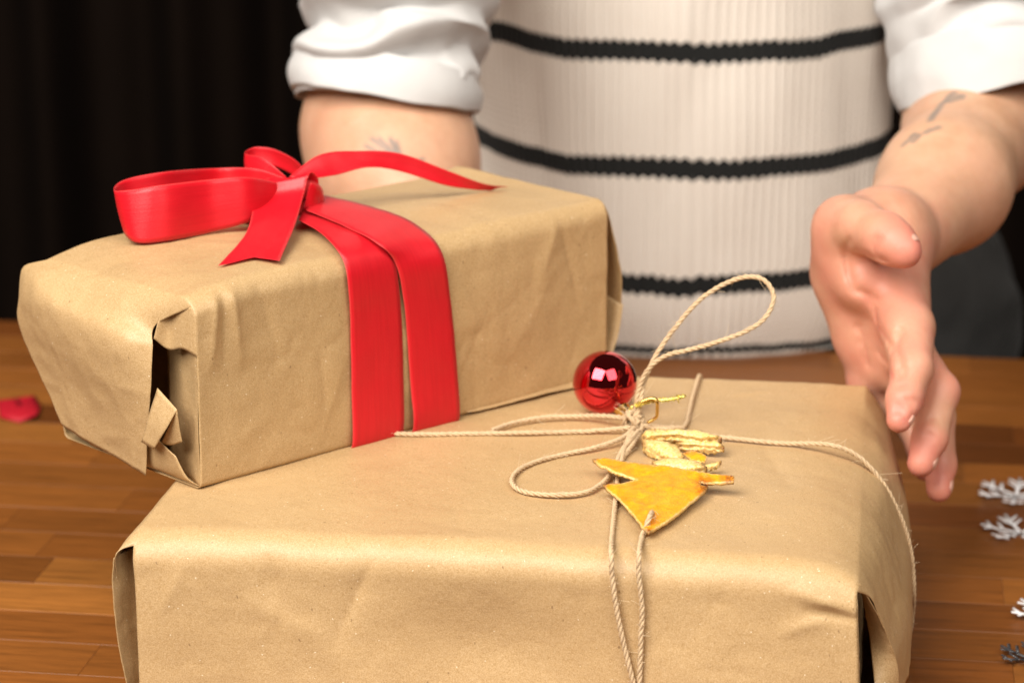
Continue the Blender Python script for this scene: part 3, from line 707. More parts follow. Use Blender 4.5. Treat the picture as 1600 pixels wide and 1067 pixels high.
# glittered gold cord with its hanging loop
gp = cr([ZB(985, 640, .010), P(1000, 631, yl - .002), P(1020, 626, yl - .002), P(1045, 624, yl - .001), P(1070, 619, yl)], 80)
gr = resample(gp, .0003); rg = np.random.default_rng(12); gv = []; gf = []
core = tube(gr, .0009, 6); gv = list(core[0]); gf = [list(f) for f in core[1]]
for i in range(900):
    c = gr[rg.integers(len(gr))] + rg.normal(size=3) * .00075; e1 = rg.normal(size=3); e1 /= np.linalg.norm(e1); e2 = np.cross(e1, rg.normal(size=3)); e2 /= np.linalg.norm(e2); L = rg.uniform(.0004, .0009); k = len(gv)
    gv += [c + e1 * L, c + e2 * L * .7, c - e1 * L, c - e2 * L * .7]; gf.append([k, k + 1, k + 2, k + 3])
gl = mk('glitter_cord', gv, gf, M['gold_glitter'], ball_t, smooth=False)
hp = cr([P(1002, 627, yl - .004), P(1018, 622, yl - .005), P(1026, 626, yl - .006), P(1027, 640, yl - .006), P(1025, 652, yl - .006), P(1012, 660, yl - .005)], 60)
mk('wire_hook', *tube(hp, .0017, 8, flat=(.6, 1)), M['gold'], gl)

# ------------------------------------------------------------------ dried orange peel shapes
from mathutils.geometry import delaunay_2d_cdt
def peel(outline, thick, tips=(), seed=0, dome=0.0, step=3.2, rough=1.0, crease=(), rim=0.0):
    """outline in (px, py, height over the paper); filled by a triangulation, given a thick ragged rim"""
    o = np.array(outline, float); o = np.concatenate([o, o[:1]]); d = []
    for a, b in zip(o[:-1], o[1:]):
        k = max(2, int(np.linalg.norm((b - a)[:2]) / step)); d.append(a + (b - a) * np.linspace(0, 1, k, endpoint=False)[:, None])
    d = np.concatenate(d); r = np.random.default_rng(seed); d[:, :2] += r.normal(size=(len(d), 2)) * .40 * rough; n = len(d)
    x0, y0 = d[:, :2].min(0); x1, y1 = d[:, :2].max(0)
    gx, gy = np.meshgrid(np.arange(x0, x1, step), np.arange(y0, y1, step * .7)); g = np.stack([gx.ravel(), gy.ravel()], 1) + r.normal(size=(gx.size, 2)) * .3
    nxt = np.roll(d[:, :2], -1, 0); ins = np.zeros(len(g), bool)
    for a, b in zip(d[:, :2], nxt):
        c = ((a[1] > g[:, 1]) != (b[1] > g[:, 1])); ins ^= c & (g[:, 0] < (b[0] - a[0]) * (g[:, 1] - a[1]) / (b[1] - a[1] + 1e-9) + a[0])
    g = g[ins]; dist = np.sqrt((((g[:, None] - d[None, :, :2])) * np.array([1, 1.4])) ** 2).sum(-1).min(1) if len(g) else np.zeros(0)
    g = g[dist > 1.6]
    pts = np.concatenate([d[:, :2], g])
    res = delaunay_2d_cdt([Vector((float(x), float(y))) for x, y in pts], [(i, (i + 1) % n) for i in range(n)], [], 1, 1e-4)
    P2 = np.array([tuple(v) for v in res[0]]); tri = [list(f) for f in res[2]]
    dd = np.sqrt((((P2[:, None] - d[None, :, :2]) * np.array([1, 1.4])) ** 2).sum(-1)); w_ = 1 / (dd ** 2 + .5); hgt = (w_ * d[None, :, 2]).sum(1) / w_.sum(1); bd = dd.min(1)
    hgt = hgt + dome * (1 - np.exp(-bd / 6.0))
    for (c0, c1, wd, dep) in crease:
        c0 = np.array(c0); c1 = np.array(c1); e = c1 - c0; t = np.clip((P2 - c0) @ e / (e @ e), 0, 1); hgt += dep * np.exp(-np.linalg.norm(P2 - c0 - t[:, None] * e, axis=1) / wd)
    up = np.array([Pz(x, y, HB + h) for (x, y), h in zip(P2, hgt)]); up[:, 2] += .0006 * rough * fbm(up, 160, seed, 2)
    m = len(up); lo = up.copy(); lo[:, 2] -= thick * (1 + .3 * rough * fbm(up, 400, seed + 2, 2)); lo[:, 1] += .0004
    lo[:, 2] = np.maximum(lo[:, 2], HB + .0006)
    V = np.concatenate([up, lo]); F2 = []
    Vx = up[[f[0] for f in tri]]; nz_ = np.cross(up[[f[1] for f in tri]] - Vx, up[[f[2] for f in tri]] - Vx)[:, 2].sum()
    tri = tri if nz_ > 0 else [f[::-1] for f in tri]
    cnt = {}
    for f in tri:
        for i in range(len(f)): cnt[(f[i], f[(i + 1) % len(f)])] = 1
    F2 = [list(f) for f in tri] + [[q + m for q in f[::-1]] for f in tri]
    for (i, j) in cnt:
        if (j, i) not in cnt: F2.append([j, i, i + m, j + m])
    edge = np.concatenate([np.clip(1.0 - bd / 2.2, 0, .8), np.ones(m)])
    tip = np.zeros(2 * m)
    for (tx, ty, rr) in tips: tip = np.maximum(tip, np.tile(np.clip(1.3 - np.hypot(P2[:, 0] - tx, P2[:, 1] - ty) / rr, 0, 1), 2))
    rn = np.clip(vnoise(V, 900, seed) * 1.4 + .45, 0, 1); tip = np.maximum(tip, rim * rn * np.concatenate([np.clip(1.2 - bd / 2.6, 0, 1), np.full(m, .8)]))
    return V, F2, edge, tip
def peel_obj(name, pieces, label):
    t = None
    allp = np.concatenate([p[0].reshape(-1, 3) for p in pieces]); base = allp.mean(0); base[2] = allp[:, 2].min()
    t = thing(name, base, label, 'ornament', 'dried orange peel ornaments')
    for rows, Fc, e, tp in pieces:
        mk('peel', rows.reshape(-1, 3), Fc, M['peel'], t, attr={'edge': e.ravel(), 'tip': tp.ravel()})
    return t
star = [(925, 718, .0100), (945, 714, .0105), (985, 722, .0110), (1040, 727, .0120), (1085, 735, .0125), (1148, 744, .0130), (1146, 752, .0120), (1118, 753, .0105), (1094, 752, .0098), (1096, 757, .0088), (1107, 757, .0080), (1100, 768, .0075), (1070, 793, .0060), (1040, 816, .0050), (1013, 831, .0046),
        (1003, 822, .0050), (985, 798, .0056), (962, 774, .0062), (941, 757, .0068), (970, 755, .0080), (994, 749, .0090), (970, 741, .0098), (945, 729, .0098)]
p1 = peel(star, .0019, [(925, 718, 9), (1146, 748, 20), (1100, 757, 17), (942, 758, 9), (1013, 831, 8), (1018, 802, 5)], 3, 0.0, 3.0, .8, [((990, 748), (1062, 728), 9, -.0016), ((1020, 790), (1010, 830), 8, .0008)])  # last tip spot paints the hole's dark inside where the twine comes out
peel_obj('orange_peel_star', [p1], 'flat orange star cut from dried peel, lying in front of the twine knot')
s2 = []
for k, (pts, th_, dm, tp) in enumerate([
    ([(1003, 679, .011), (1010, 671, .013), (1060, 669, .014), (1100, 674, .013), (1128, 684, .011), (1100, 689, .009), (1050, 685, .008), (1010, 688, .008)], .006, .0022, [(1128, 684, 9), (1004, 684, 6)]),
    ([(1055, 690, .007), (1090, 687, .009), (1120, 690, .009), (1132, 698, .007), (1118, 702, .005), (1085, 700, .004), (1058, 699, .004)], .005, .0016, [(1132, 698, 9), (1060, 692, 8)]),
    ([(1003, 686, .009), (1030, 687, .010), (1055, 694, .009), (1070, 712, .006), (1060, 722, .004), (1035, 716, .004), (1018, 706, .005), (1005, 698, .006)], .006, .0024, [(1004, 692, 7), (1050, 692, 6)]),
    ([(1018, 721, .009), (1045, 714, .011), (1085, 718, .011), (1105, 730, .009), (1085, 737, .008), (1045, 733, .008), (1022, 728, .008)], .006, .0022, [(1018, 722, 6), (1104, 730, 6)]),
    ([(1066, 707, .008), (1085, 703, .009), (1104, 712, .008), (1102, 722, .006), (1080, 720, .006)], .0015, .0006, [(1070, 705, 7)]),
    ([(1083, 730, .006), (1106, 724, .007), (1127, 719, .008), (1124, 727, .006), (1100, 734, .005)], .003, .0012, [(1127, 724, 6)])]):
    r_ = peel(pts, th_ * .6, tp, 20 + k, dm, 2.2, 1.1, rim=.75)
    if k != 4: r_[2][:] = np.maximum(r_[2], .95)
    s2.append(r_)
peel_obj('orange_peel_star', s2, 'curled dried peel star showing its pale yellow cut edges, next to the gold hook')

# ------------------------------------------------------------------ snowflakes and scrap on the table
def snowflake(px, py, size, rot, label, tilt=0.0):
    c = Pz(px, py, .004); c[2] = .0015
    out = []
    for k in range(6):
        a = rot + k * math.pi / 3; d = np.array([math.cos(a), math.sin(a), 0])
        out.append(tube(np.array([c + d * .002 + [0, 0, .0005], c + d * size * .6 + [0, 0, .002], c + d * size + [0, 0, .004]]), .0013, 6, flat=(.5, 1)))
        for f_ in (.45, .72):
            for sg in (-1, 1):
                e = np.array([math.cos(a + sg * 1.0), math.sin(a + sg * 1.0), 0]); b_ = c + d * size * f_ + [0, 0, .002]
                out.append(tube(np.array([b_, b_ + e * size * .30 + [0, 0, .002]]), .0011, 5, flat=(.5, 1)))
    V, Fc = merge(out); V[:, 2] -= V[:, 2].min() - .0006
    o = mk('snowflake', V, Fc, M['snow'], base=(c[0], c[1], 0.0006)); setp(o, label, 'snowflake', 'loose plastic snowflakes on the table')
snowflake(1588, 768, .028, .25, 'white plastic snowflake at the right edge, farther from the camera')
snowflake(1596, 826, .027, .75, 'white plastic snowflake at the right edge, just nearer than another one')
snowflake(1640, 955, .024, .1, 'white snowflake barely showing at the right edge, below the other two white ones')
snowflake(1612, 1022, .020, .4, 'dark grey snowflake lying near the lower right corner')
bpy.data.objects['snowflake.003'].data.materials[0] = simple('smoky_plastic', (.05, .05, .055), .15, 0, .7)
sc = [(0, 652), (-6, 632), (22, 622), (55, 624), (64, 636), (58, 654), (30, 660)]
sv = []
g0 = np.array([Pz(x, y, .001) for x, y in sc]); cc = g0.mean(0); rows = []
for q in (1, .66, .33, 0.0): rows.append(cc + (g0 - cc) * q + np.array([0, 0, .004 * (1 - q) ** .5]) + np.array([0, 0, .003]) * (np.arange(7) % 2)[:, None])
rows = np.array(rows); o = mk('cloth_scrap', rows.reshape(-1, 3), gridfaces(4, 7, closed_v=True), M['felt_red'], base=(cc[0], cc[1], .001), thick=.0008)
setp(o, 'small crumpled red cloth scrap lying on the table at the left edge', 'scrap')
#PERSON
# ------------------------------------------------------------------ person
class Field:
    """signed distance field on a rectilinear grid, meshed by surface nets"""
    def __init__(s, xs, ys, zs):
        s.ax = [np.asarray(a) for a in (xs, ys, zs)]; s.F = np.full([len(a) for a in s.ax], .05, np.float32)
    def _box(s, lo, hi):
        sl = []
        for a, l, h in zip(s.ax, lo, hi): sl.append(slice(max(0, np.searchsorted(a, l) - 1), min(len(a), np.searchsorted(a, h) + 1)))
        return tuple(sl), [a[q].astype(np.float32) for a, q in zip(s.ax, sl)]
    def cone(s, a, b, ra, rb, k=.008, op='add', flat=None):
        a = np.asarray(a, float); b = np.asarray(b, float); m = max(ra, rb) * (max(1, 1 / min(flat[1:]) if flat else 1)) + .025
        sl, (x, y, z) = s._box(np.minimum(a, b) - m, np.maximum(a, b) + m)
        if min(len(x), len(y), len(z)) == 0: return
        p = np.stack(np.meshgrid(x, y, z, indexing='ij'), -1); d = (b - a).astype(np.float32); L = float(d @ d) + 1e-12
        q = p - a.astype(np.float32); t = np.clip(q @ d / L, 0, 1); e = q - t[..., None] * d
        if flat is not None:                # flat = (direction, scale) squeezes the section along a direction
            n = np.array(flat[0], np.float32); n /= np.linalg.norm(n); c = e @ n; dist = np.sqrt((e ** 2).sum(-1) - c ** 2 + (c / flat[1]) ** 2 + 1e-12)
        else: dist = np.sqrt((e ** 2).sum(-1))
        dist = dist - (ra + (rb - ra) * t)
        f = s.F[sl]
        if op == 'add':
            h = np.maximum(k - np.abs(f - dist), 0) / k; s.F[sl] = np.minimum(f, dist) - h * h * k * .25
        else:
            g = -dist; h = np.maximum(k - np.abs(f - g), 0) / k; s.F[sl] = np.maximum(f, g) + h * h * k * .25
    def chain(s, pts, k=.008):
        for (a, ra), (b, rb) in zip(pts[:-1], pts[1:]): s.cone(a, b, ra, rb, k)
    def mesh(s):
        F = s.F; S = F < 0; nx, ny, nz = F.shape
        cnt = np.zeros((nx - 1, ny - 1, nz - 1), np.int8)
        for i in (0, 1):
            for j in (0, 1):
                for k in (0, 1): cnt += S[i:nx - 1 + i, j:ny - 1 + j, k:nz - 1 + k]
        I = np.argwhere((cnt > 0) & (cnt < 8)); idx = np.full(cnt.shape, -1, np.int32); idx[tuple(I.T)] = np.arange(len(I))
        acc = np.zeros((len(I), 3)); num = np.zeros(len(I)); C = [(i, j, k) for i in (0, 1) for j in (0, 1) for k in (0, 1)]
        X, Y, Z = s.ax
        for a in C:
            for d in range(3):
                if a[d]: continue
                b = list(a); b[d] = 1
                ia = I + a; ib = I + b; fa = F[tuple(ia.T)].astype(float); fb = F[tuple(ib.T)].astype(float); c = (fa < 0) != (fb < 0)
                t = np.where(c, fa / np.where(np.abs(fa - fb) < 1e-12, 1, fa - fb), 0)
                pa = np.stack([X[ia[:, 0]], Y[ia[:, 1]], Z[ia[:, 2]]], 1); pb = np.stack([X[ib[:, 0]], Y[ib[:, 1]], Z[ib[:, 2]]], 1)
                acc += np.where(c[:, None], pa + (pb - pa) * t[:, None], 0); num += c
        V = acc / num[:, None]; faces = []
        for d in range(3):
            e, g = (d + 1) % 3, (d + 2) % 3
            a = [slice(None)] * 3; b = [slice(None)] * 3; a[d] = slice(0, -1); b[d] = slice(1, None)
            for w in (e, g): a[w] = slice(1, -1); b[w] = slice(1, -1)
            sa = S[tuple(a)]; sb = S[tuple(b)]; E = np.argwhere(sa != sb)
            flip = sa[tuple(E.T)]
            base = E.copy(); base[:, e] += 1; base[:, g] += 1
            def cell(de, dg): c = base.copy(); c[:, e] -= de; c[:, g] -= dg; return idx[tuple(c.T)]
            q = np.stack([cell(1, 1), cell(0, 1), cell(0, 0), cell(1, 0)], 1); q[~flip] = q[~flip][:, ::-1]; faces.append(q)
        return V, np.concatenate(faces)

def axis(lo, hi, coarse, fines):
    """coordinates from lo to hi with finer steps inside the given intervals"""
    out = [lo]
    while out[-1] < hi:
        st = coarse
        for a, b, q in fines:
            if a - coarse <= out[-1] <= b: st = min(st, q)
        out.append(out[-1] + st)
    return np.array(out)

TX, TY = .146, 2.205                                   # torso centre
person = thing('person', (TX, TY, -.45), 'person in a striped cream knitted vest and white shirt reaching for the presents', 'person')
ft = P
# the hand at the right of the picture: joints with radii
W_ = ft(1378, 366, 1.628)
IX = [(ft(1418, 512, 1.562), .0168), (ft(1425, 576, 1.528), .0124), (ft(1413, 624, 1.510), .0107), (ft(1405, 656, 1.500), .0078)]
MD = [(ft(1418, 548, 1.582), .0150), (ft(1468, 612, 1.552), .0120), (ft(1453, 684, 1.530), .0106), (ft(1439, 724, 1.520), .0084)]
RG = [(ft(1398, 572, 1.598), .0140), (ft(1464, 650, 1.575), .0110), (ft(1469, 726, 1.553), .0097), (ft(1467, 765, 1.543), .0078)]
PK = [(ft(1356, 594, 1.612), .0135), (ft(1420, 660, 1.602), .0092), (ft(1440, 705, 1.588), .0084), (ft(1446, 735, 1.580), .0068)]
TH = [(ft(1318, 356, 1.604), .0160), (ft(1346, 354, 1.582), .0150), (ft(1382, 370, 1.560), .0143), (ft(1400, 383, 1.551), .0126), (ft(1415, 394, 1.545), .0096)]
HEEL = ft(1333, 426, 1.622)
ELB = ft(1590, 95, 1.935)
LW, LE = ft(662, 395, 1.775), ft(600, 118, 1.945)
Fd = Field(axis(-.36, .60, .0075, [(.185, .335, .0016), (-.16, .0, .0035), (-.116, -.062, .0013)]), axis(1.44, 2.36, .0075, [(1.48, 1.66, .0016), (1.66, 1.92, .0030), (1.775, 1.83, .0016)]), axis(-.46, .66, .0075, [(.05, .275, .0016), (.275, .32, .0025)]))
# trunk, thighs
Fd.cone((TX, TY, .10), (TX, TY, .42), .125, .135, .03, flat=((0, 1, 0), .62))
Fd.cone((TX, TY, .42), (TX, TY + .02, .60), .135, .145, .03, flat=((0, 1, 0), .62))
Fd.cone((TX + .02, TY, -.02), (TX, TY + .01, .12), .140, .125, .05, flat=((0, 1, 0), .55))
for sx in (-1, 1): Fd.cone((TX + .02 + sx * .085, TY + .03, -.09), (TX + .02 + sx * .09, TY + .01, -.44), .085, .075, .05)
# upper arms and forearms
SR, SL = np.array([TX + .20, TY - .02, .575]), np.array([TX - .20, TY - .02, .575])
ER, EL = ft(1563, 155, 1.850), ft(598, 168, 1.862)
SPR = [SR + np.array([.0, 0, .02]), SR * .45 + ER * .55 + np.array([.0, .03, .03]), ER + np.array([-.016, .052, .125]), ER + np.array([-.011, .020, .055]), ER]
SPL = [SL + np.array([.0, 0, .02]), SL * .45 + EL * .55 + np.array([.0, .03, .03]), EL + np.array([.020, .048, .125]), EL + np.array([.008, .018, .055]), EL]
ELB, LE = ER + np.array([.004, .022, .060]), EL + np.array([.004, .020, .055])
for q in (SPR[:3], SPL[:3]):
    for a, b in zip(q[:2] + q[1:2], q[1:3] + q[2:3]): Fd.cone(a, b, .044, .042, .015)
Fd.cone(SPR[2], ELB, .042, .046, .015); Fd.cone(SPL[2], LE, .042, .046, .015)
MIDF = ft(1475, 290, 1.735); NEARC = ft(1528, 197, 1.845)
Fd.cone(ELB, NEARC, .042, .0485, .02); Fd.cone(NEARC, MIDF, .0485, .0410, .02); Fd.cone(MIDF, ft(1399, 372, 1.650), .0415, .0300, .02)
# palm
for (a, ra), (b, rb) in [((W_, .0200), (IX[0][0], .0152)), ((W_, .0200), (MD[0][0], .0140)), ((W_ + (HEEL - W_) * .4, .0225), (RG[0][0], .0140)), ((HEEL + np.array([.006, 0, -.006]), .0210), (PK[0][0], .0125))]:
    Fd.cone(a, b, ra, rb, .022)
Fd.cone(HEEL, HEEL + (PK[0][0] - HEEL) * .55, .0190, .0160, .016)
Fd.cone(W_, HEEL, .0205, .0185, .022)
# thumb with its mound
Fd.cone(HEEL + np.array([.000, -.004, .006]), TH[0][0], .0185, .0165, .018)
Fd.cone(TH[0][0], TH[1][0], TH[0][1], TH[1][1], .016)
Fd.cone(ft(1326, 392, 1.608), ft(1346, 440, 1.590), .0185, .0160, .012)
Fd.chain(TH[1:], .006)
for f in (IX, MD, RG, PK): Fd.chain(f, .0045)
# the other forearm and a hand resting on the far side of the upper present
Fd.cone(LE, ft(601, 200, 1.865), .046, .0585, .008); Fd.cone(ft(601, 200, 1.865), ft(618, 262, 1.840), .0585, .057, .01); Fd.cone(ft(618, 262, 1.840), LW, .057, .032, .02)
lh = ft(690, 455, 1.735)
Fd.cone(LW, lh, .030, .024, .012)
for k in range(4):
    a = lh + np.array([-.024 + .016 * k, -.004, .004 - .005 * k]); b = a + np.array([-.006 + .006 * k, -.030, -.022]); c = b + np.array([.002, -.012, -.030])
    Fd.chain([(a, .0125), (b, .0100), (c, .0080)], .005)
Fd.chain([(LW + np.array([-.02, -.01, -.02]), .015), (LW + np.array([-.046, -.022, -.036]), .0115), (LW + np.array([-.052, -.036, -.052]), .009)], .006)
bv, bf = Fd.mesh()
# tattoos drawn on the skin by distance in a patch of surface, redness of palm and fingertips
def seg_mask(V, segs, wd):
    m = np.zeros(len(V))
    for a, b in segs:
        a = np.asarray(a); b = np.asarray(b); d = b - a; t = np.clip((V - a) @ d / (d @ d + 1e-12), 0, 1); r = np.linalg.norm(V - a - t[:, None] * d, axis=1); m = np.maximum(m, np.clip(1.6 - r / wd, 0, 1))
    return m
def on_skin(px, py):
    d = ray(px, py); q = bv - CAMP; t = q @ d / (d @ d); r = np.linalg.norm(q - t[:, None] * d, axis=1); k = np.where(r < .006)[0]
    return bv[k[np.argmin(t[k])]] if len(k) else CAMP + d * 1.9
def tseg(pp): return [(on_skin(*a), on_skin(*b)) for a, b in pp]
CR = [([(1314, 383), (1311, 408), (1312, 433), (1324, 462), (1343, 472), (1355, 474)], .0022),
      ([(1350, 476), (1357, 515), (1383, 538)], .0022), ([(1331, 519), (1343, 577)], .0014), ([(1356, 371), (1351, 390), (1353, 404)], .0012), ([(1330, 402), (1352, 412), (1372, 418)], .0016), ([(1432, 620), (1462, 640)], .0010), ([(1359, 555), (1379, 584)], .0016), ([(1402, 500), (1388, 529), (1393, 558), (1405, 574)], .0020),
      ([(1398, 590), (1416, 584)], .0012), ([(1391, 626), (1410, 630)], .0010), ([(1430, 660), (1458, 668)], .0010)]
CREASE = []; push = np.zeros(len(bv)); vd = bv - CAMP; vd /= np.linalg.norm(vd, axis=1, keepdims=True)
near = np.where((bv[:, 0] > .17) & (bv[:, 1] < 1.70))[0]
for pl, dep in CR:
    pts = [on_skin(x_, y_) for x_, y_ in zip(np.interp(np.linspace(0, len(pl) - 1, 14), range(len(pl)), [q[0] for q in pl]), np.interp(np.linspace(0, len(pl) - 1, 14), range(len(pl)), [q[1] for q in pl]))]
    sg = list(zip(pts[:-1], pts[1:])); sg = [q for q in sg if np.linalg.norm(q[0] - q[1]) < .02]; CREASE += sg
    for a, b in sg:
        d = b - a; q = bv[near]; t = np.clip((q - a) @ d / (d @ d + 1e-12), 0, 1); r_ = np.linalg.norm(q - a - t[:, None] * d, axis=1)
        push[near] = np.maximum(push[near], 1.7 * dep * np.exp(-(r_ / .0026) ** 1.5))
bv = bv + vd * push[:, None]
fan = [((563, 220), (612, 237)), ((574, 207), (615, 235)), ((588, 205), (618, 235)), ((603, 206), (621, 235)), ((627, 211), (628, 236)), ((655, 243), (672, 240)), ((612, 240), (650, 248))]
vine = [((1508, 136), (1490, 140)), ((1505, 141), (1484, 146)), ((1500, 136), (1482, 140)), ((1482, 140), (1468, 150)), ((1468, 150), (1460, 165)), ((1460, 165), (1450, 175)), ((1490, 132), (1478, 138)), ((1463, 186), (1442, 194)), ((1425, 197), (1412, 208)), ((1430, 200), (1418, 210)), ((1412, 208), (1400, 218))]
NV = len(bv); tat = np.maximum(seg_mask(bv, tseg(fan), .0015), seg_mask(bv, tseg(vine), .0023)) * (.75 + .25 * np.clip(fbm(bv, 120, 3, 2) + .5, 0, 1))
red = np.zeros(NV)
for ch in (IX, MD, RG, PK, TH):
    tip = ch[-1][0]; red = np.maximum(red, np.clip(1.15 - np.linalg.norm(bv - tip, axis=1) / .034, 0, 1))
for c_, r_ in ((ft(1345, 430, 1.59), .03), (ft(1380, 520, 1.57), .035), (HEEL, .028)): red = np.maximum(red, .55 * np.clip(1.2 - np.linalg.norm(bv - c_, axis=1) / r_, 0, 1))
hand_d = np.min([np.linalg.norm(bv - ft(*q), axis=1) for q in ((1340, 400, 1.60), (1390, 480, 1.57), (1420, 560, 1.55), (1350, 520, 1.6))], axis=0)
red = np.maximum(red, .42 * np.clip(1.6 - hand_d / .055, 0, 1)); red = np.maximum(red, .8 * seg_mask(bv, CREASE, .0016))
red = np.clip(red + .18 * fbm(bv, 60, 8, 2) * (red > 0), 0, 1)
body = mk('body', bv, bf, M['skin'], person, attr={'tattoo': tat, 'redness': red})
sm = body.modifiers.new('relax', 'SMOOTH'); sm.factor = .5; sm.iterations = 4
# nails
mn = simple('fingernail', (.70, .40, .31), .30, spec=.5, nscale=300, var=.06)
def nail(tip, prev, side, r, w=.0050, L=.0080):
    d = (tip - prev) / np.linalg.norm(tip - prev); n = side - d * (side @ d); n /= np.linalg.norm(n); t = np.cross(d, n); G = []
    for i in np.linspace(-.55, .62, 9):
        row = []
        for j in np.linspace(-1, 1, 9):
            hw = w * math.sqrt(max(.05, 1 - max(0, abs(i) - .25) ** 2 * 3.2)); a = j * .95
            row.append(tip + d * (i * L - .0030) + t * math.sin(a) * hw * 1.1 + n * (r * .97 + .0009 - (1 - math.cos(a)) * w * .95 - max(0, i) ** 2 * .004))
        G.append(row)
    G = np.array(G); return mk('fingernail', G.reshape(-1, 3), gridfaces(9, 9), mn, body, thick=.0005)
nail(IX[3][0], IX[2][0], np.array([.9, .15, .10]), .0078)
nail(MD[3][0], MD[2][0], np.array([.95, -.15, -.05]), .0084)
nail(RG[3][0], RG[2][0], np.array([.95, -.15, -.05]), .0078)
nail(TH[4][0], TH[3][0], np.array([.35, .25, .95]), .0112, .0062, .0100)

# knitted vest
def zat(py, Y): return P(800, py, Y)[2]
YF = TY - .108
stripes = [(zat(84, YF), .0165), (zat(267, YF), .0165), (zat(449, YF), .0160)]
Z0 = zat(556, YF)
def knit_mat():
    m, nt, b = mat('ribbed_knit'); k = NT(nt); uv = k.coord(which='UV'); s = k.n('ShaderNodeSeparateXYZ', {0: uv}); u, z = s.outputs[0], s.outputs[1]   # u: rib count, z: metres
    tri = k.math('ABSOLUTE', k.math('SUBTRACT', k.math('FRACT', u), .5))
    zz = k.math('ADD', z, k.math('MULTIPLY', k.math('MULTIPLY', tri, k.math('ADD', k.math('MULTIPLY', k.noise(k.n('ShaderNodeVectorMath', {0: uv, 1: (.9, 0, 0)}, operation='MULTIPLY').outputs[0], 1.0, 1), 1.2), .4)), .0085))
    wob = k.math('MULTIPLY', k.math('SUBTRACT', k.noise(k.n('ShaderNodeVectorMath', {0: uv, 1: (.09, 3, 1)}, operation='MULTIPLY').outputs[0], 1.0, 2), .5), .012)
    zz = k.math('ADD', zz, wob)
    mask = None
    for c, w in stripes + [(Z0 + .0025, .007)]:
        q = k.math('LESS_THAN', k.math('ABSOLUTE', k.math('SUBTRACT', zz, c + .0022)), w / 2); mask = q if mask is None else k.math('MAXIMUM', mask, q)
    co = k.coord(); f = k.noise(co, 700, 3, .7); g = k.noise(co, 40, 2)
    cream = k.mix(f, (.81, .74, .66), (.89, .84, .77)); cream = k.mix(k.math('MULTIPLY', g, .35), cream, (.74, .66, .57))
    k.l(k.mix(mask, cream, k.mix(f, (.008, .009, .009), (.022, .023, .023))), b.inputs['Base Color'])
    b.inputs['Roughness'].default_value = .9; b.inputs['Specular IOR Level'].default_value = .15; b.inputs['Sheen Weight'].default_value = .15
    ph = k.math('ADD', k.math('MULTIPLY', z, 2 * math.pi / .0052), k.math('MULTIPLY', tri, 7.0))
    h = k.math('ADD', k.math('MULTIPLY', k.math('SINE', ph), .35), f)
    k.l(k.bump(h, .5, .0016), b.inputs['Normal'])
    return m
nr, per, nz = 150, 10, 210; nth = nr * per
th = np.linspace(0, 2 * math.pi, nth, endpoint=False) - math.pi / 2; zz = np.linspace(Z0 - .004, .60, nz)
TH_, ZZ = np.meshgrid(th, zz, indexing='ij')
f = np.clip(ZZ / .30, 0, 1); a_ = .166 + .008 * f; b_ = .104 + .006 * f
hemf = np.clip(1 - (ZZ - Z0) / .05, 0, 1)
a_ = a_ - .010 * hemf ** 2; b_ = b_ - .006 * hemf ** 2
ex = .86
TH_ = TH_ + .010 * fbm(np.stack([np.cos(TH_) * .17, np.sin(TH_) * .11, ZZ * .5], -1), 16, 71, 2)
cx, sy = np.sign(np.cos(TH_)) * np.abs(np.cos(TH_)) ** ex, np.sign(np.sin(TH_)) * np.abs(np.sin(TH_)) ** ex
base_pt = np.stack([cx * a_, sy * b_, ZZ], -1)
fold = .0045 * fbm(base_pt * np.array([1, 1, .45]), 11, 60, 2) + .0025 * fbm(base_pt * np.array([1, 1, .25]), 26, 64, 2)
rib = np.arange(nth) % per / per; ribh = np.abs(np.sin(np.pi * rib)) ** .7
rr = 1 + (fold + .0011 * ribh[:, None] + .0006) / .12
G = np.stack([TX + cx * a_ * rr + .004 * np.clip(.3 - ZZ, -1, 0), TY + sy * b_ * rr, ZZ], -1)
U = np.stack([np.broadcast_to((np.arange(nth) / per)[:, None], G.shape[:2]), ZZ - .013 * cx ** 2 * np.clip((ZZ - Z0) / .06, 0, 1)], -1)
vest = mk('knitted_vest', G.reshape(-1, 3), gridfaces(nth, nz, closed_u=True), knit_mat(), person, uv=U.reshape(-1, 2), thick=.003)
vest['label'] = 'cream ribbed vest with black stripes'

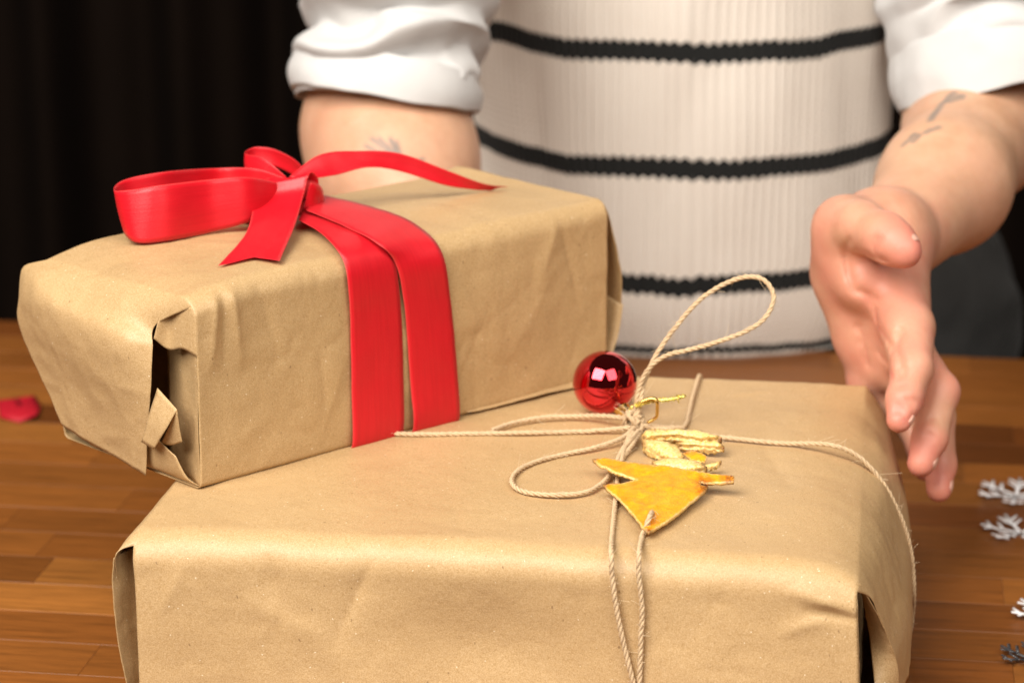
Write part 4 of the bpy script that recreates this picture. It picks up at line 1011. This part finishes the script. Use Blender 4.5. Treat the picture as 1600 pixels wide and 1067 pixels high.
# shirt sleeves with rolled cuffs
def sleeve(path, rad, seed, cuff_len, squeeze=1.0):
    p = resample(cr(path, 200), .003); n = len(p); rad_ = np.interp(np.linspace(0, 1, n), np.linspace(0, 1, len(rad)), rad); T, N, B = frames(p); na = 120
    a = np.linspace(0, 2 * math.pi, na, endpoint=False); s = np.arange(n) * .003; S = s[-1] - s
    D = np.cos(a)[None, :, None] * N[:, None] + np.sin(a)[None, :, None] * B[:, None]
    Q = p[:, None] + D * rad_[:, None, None]
    # gathered folds round the arm, running obliquely
    sk = s[:, None] + .020 * np.sin(a[None] + seed) + .010 * np.sin(2 * a[None] + 2 * seed) + .012 * fbm(Q, 14, seed, 2)
    fold = 1 - 2 * np.abs(((sk / .034) % 1) - .5) * 2
    amp = (.0130 * (.5 + .5 * fbm(Q, 9, seed + 4, 2))) * np.clip(S / .02, .15, 1)[:, None]
    sk2 = s[:, None] * .8 + .030 * np.cos(a[None] * 2 + seed * 3) + .02 * fbm(Q, 18, seed + 12, 2); f2 = np.abs(((sk2 / .021) % 1) - .5) * 2
    amp = amp - 0 * f2; fine = .0032 * (f2 ** 2) * np.clip(fbm(Q, 10, seed + 15, 2) + .3, 0, 1) * np.clip(S / .02, 0, 1)[:, None]
    h = fine + amp * np.sign(fold) * np.abs(fold) ** .8 + .004 * fbm(Q, 22, seed + 6, 2)
    return Q + D * h[..., None], p, T, N, B
def build_sleeve(path, rad, seed, cuff):
    Q, p, T, N, B = sleeve(path, rad, seed, cuff); n, na = Q.shape[:2]
    o = mk('shirt_sleeve', Q.reshape(-1, 3), gridfaces(n, na, closed_v=True), M['shirt'], person, thick=.0012, sub=1)
    # cuff: turned back band, open at the end, slightly flared
    k = int(cuff / .003); a = np.linspace(0, 2 * math.pi, na, endpoint=False); rows = []
    D = np.cos(a)[None, :, None] * N[-k:, None] + np.sin(a)[None, :, None] * B[-k:, None]
    R0 = rad[-1]
    for i in range(k):
        q = i / (k - 1); r = R0 + .0045 + .004 * q + .0030 * np.sin(2 * a + seed) * q + .0022 * np.sin(3 * a + 1.7 * seed + q * 2) + .003 * np.sin(math.pi * q)
        rows.append(p[-k + i] + D[i] * r[:, None] + T[-1] * (.004 * np.sin(a * 2 + seed))[:, None] * q)
    inner = [p[-1] - T[-1] * .0 + D[-1] * (R0 + .003) - T[-1] * .004, p[-6] + D[-6] * (R0 - .004)]
    rows = np.array([p[-k] + D[0] * (R0 - .002)] + rows + inner)
    rows = rows + .0012 * fbm(rows, 40, seed + 30, 2)[..., None] * np.array([1, 1, 1])
    mk('cuff', rows.reshape(-1, 3), gridfaces(len(rows), na, closed_v=True), M['shirt'], o, sub=1)
    return o
build_sleeve(SPR, [.080, .078, .076, .073, .064], 1.0, .050)
build_sleeve(SPL, [.074, .070, .068, .066, .061], 2.3, .034)
# shirt body glimpsed between vest and sleeves
# trousers
nz2 = 70; z2 = np.linspace(-.46, .09, nz2); t2 = np.linspace(0, 2 * math.pi, 160, endpoint=False)
A2, Z2 = np.meshgrid(t2, z2, indexing='ij'); hw = .262 - .05 * np.clip((Z2 - .0) / .09, 0, 1) ** 2
G = np.stack([TX + .045 + hw * np.cos(A2), TY + .080 + .135 * np.sin(A2), Z2], -1)
G = G + (np.stack([np.cos(A2), np.sin(A2), 0 * A2], -1)) * (.007 * fbm(G, 16, 5, 3))[..., None]
tr = mk('trousers', G.reshape(-1, 3), gridfaces(160, nz2, closed_u=True), M['denim'], person, thick=.002)
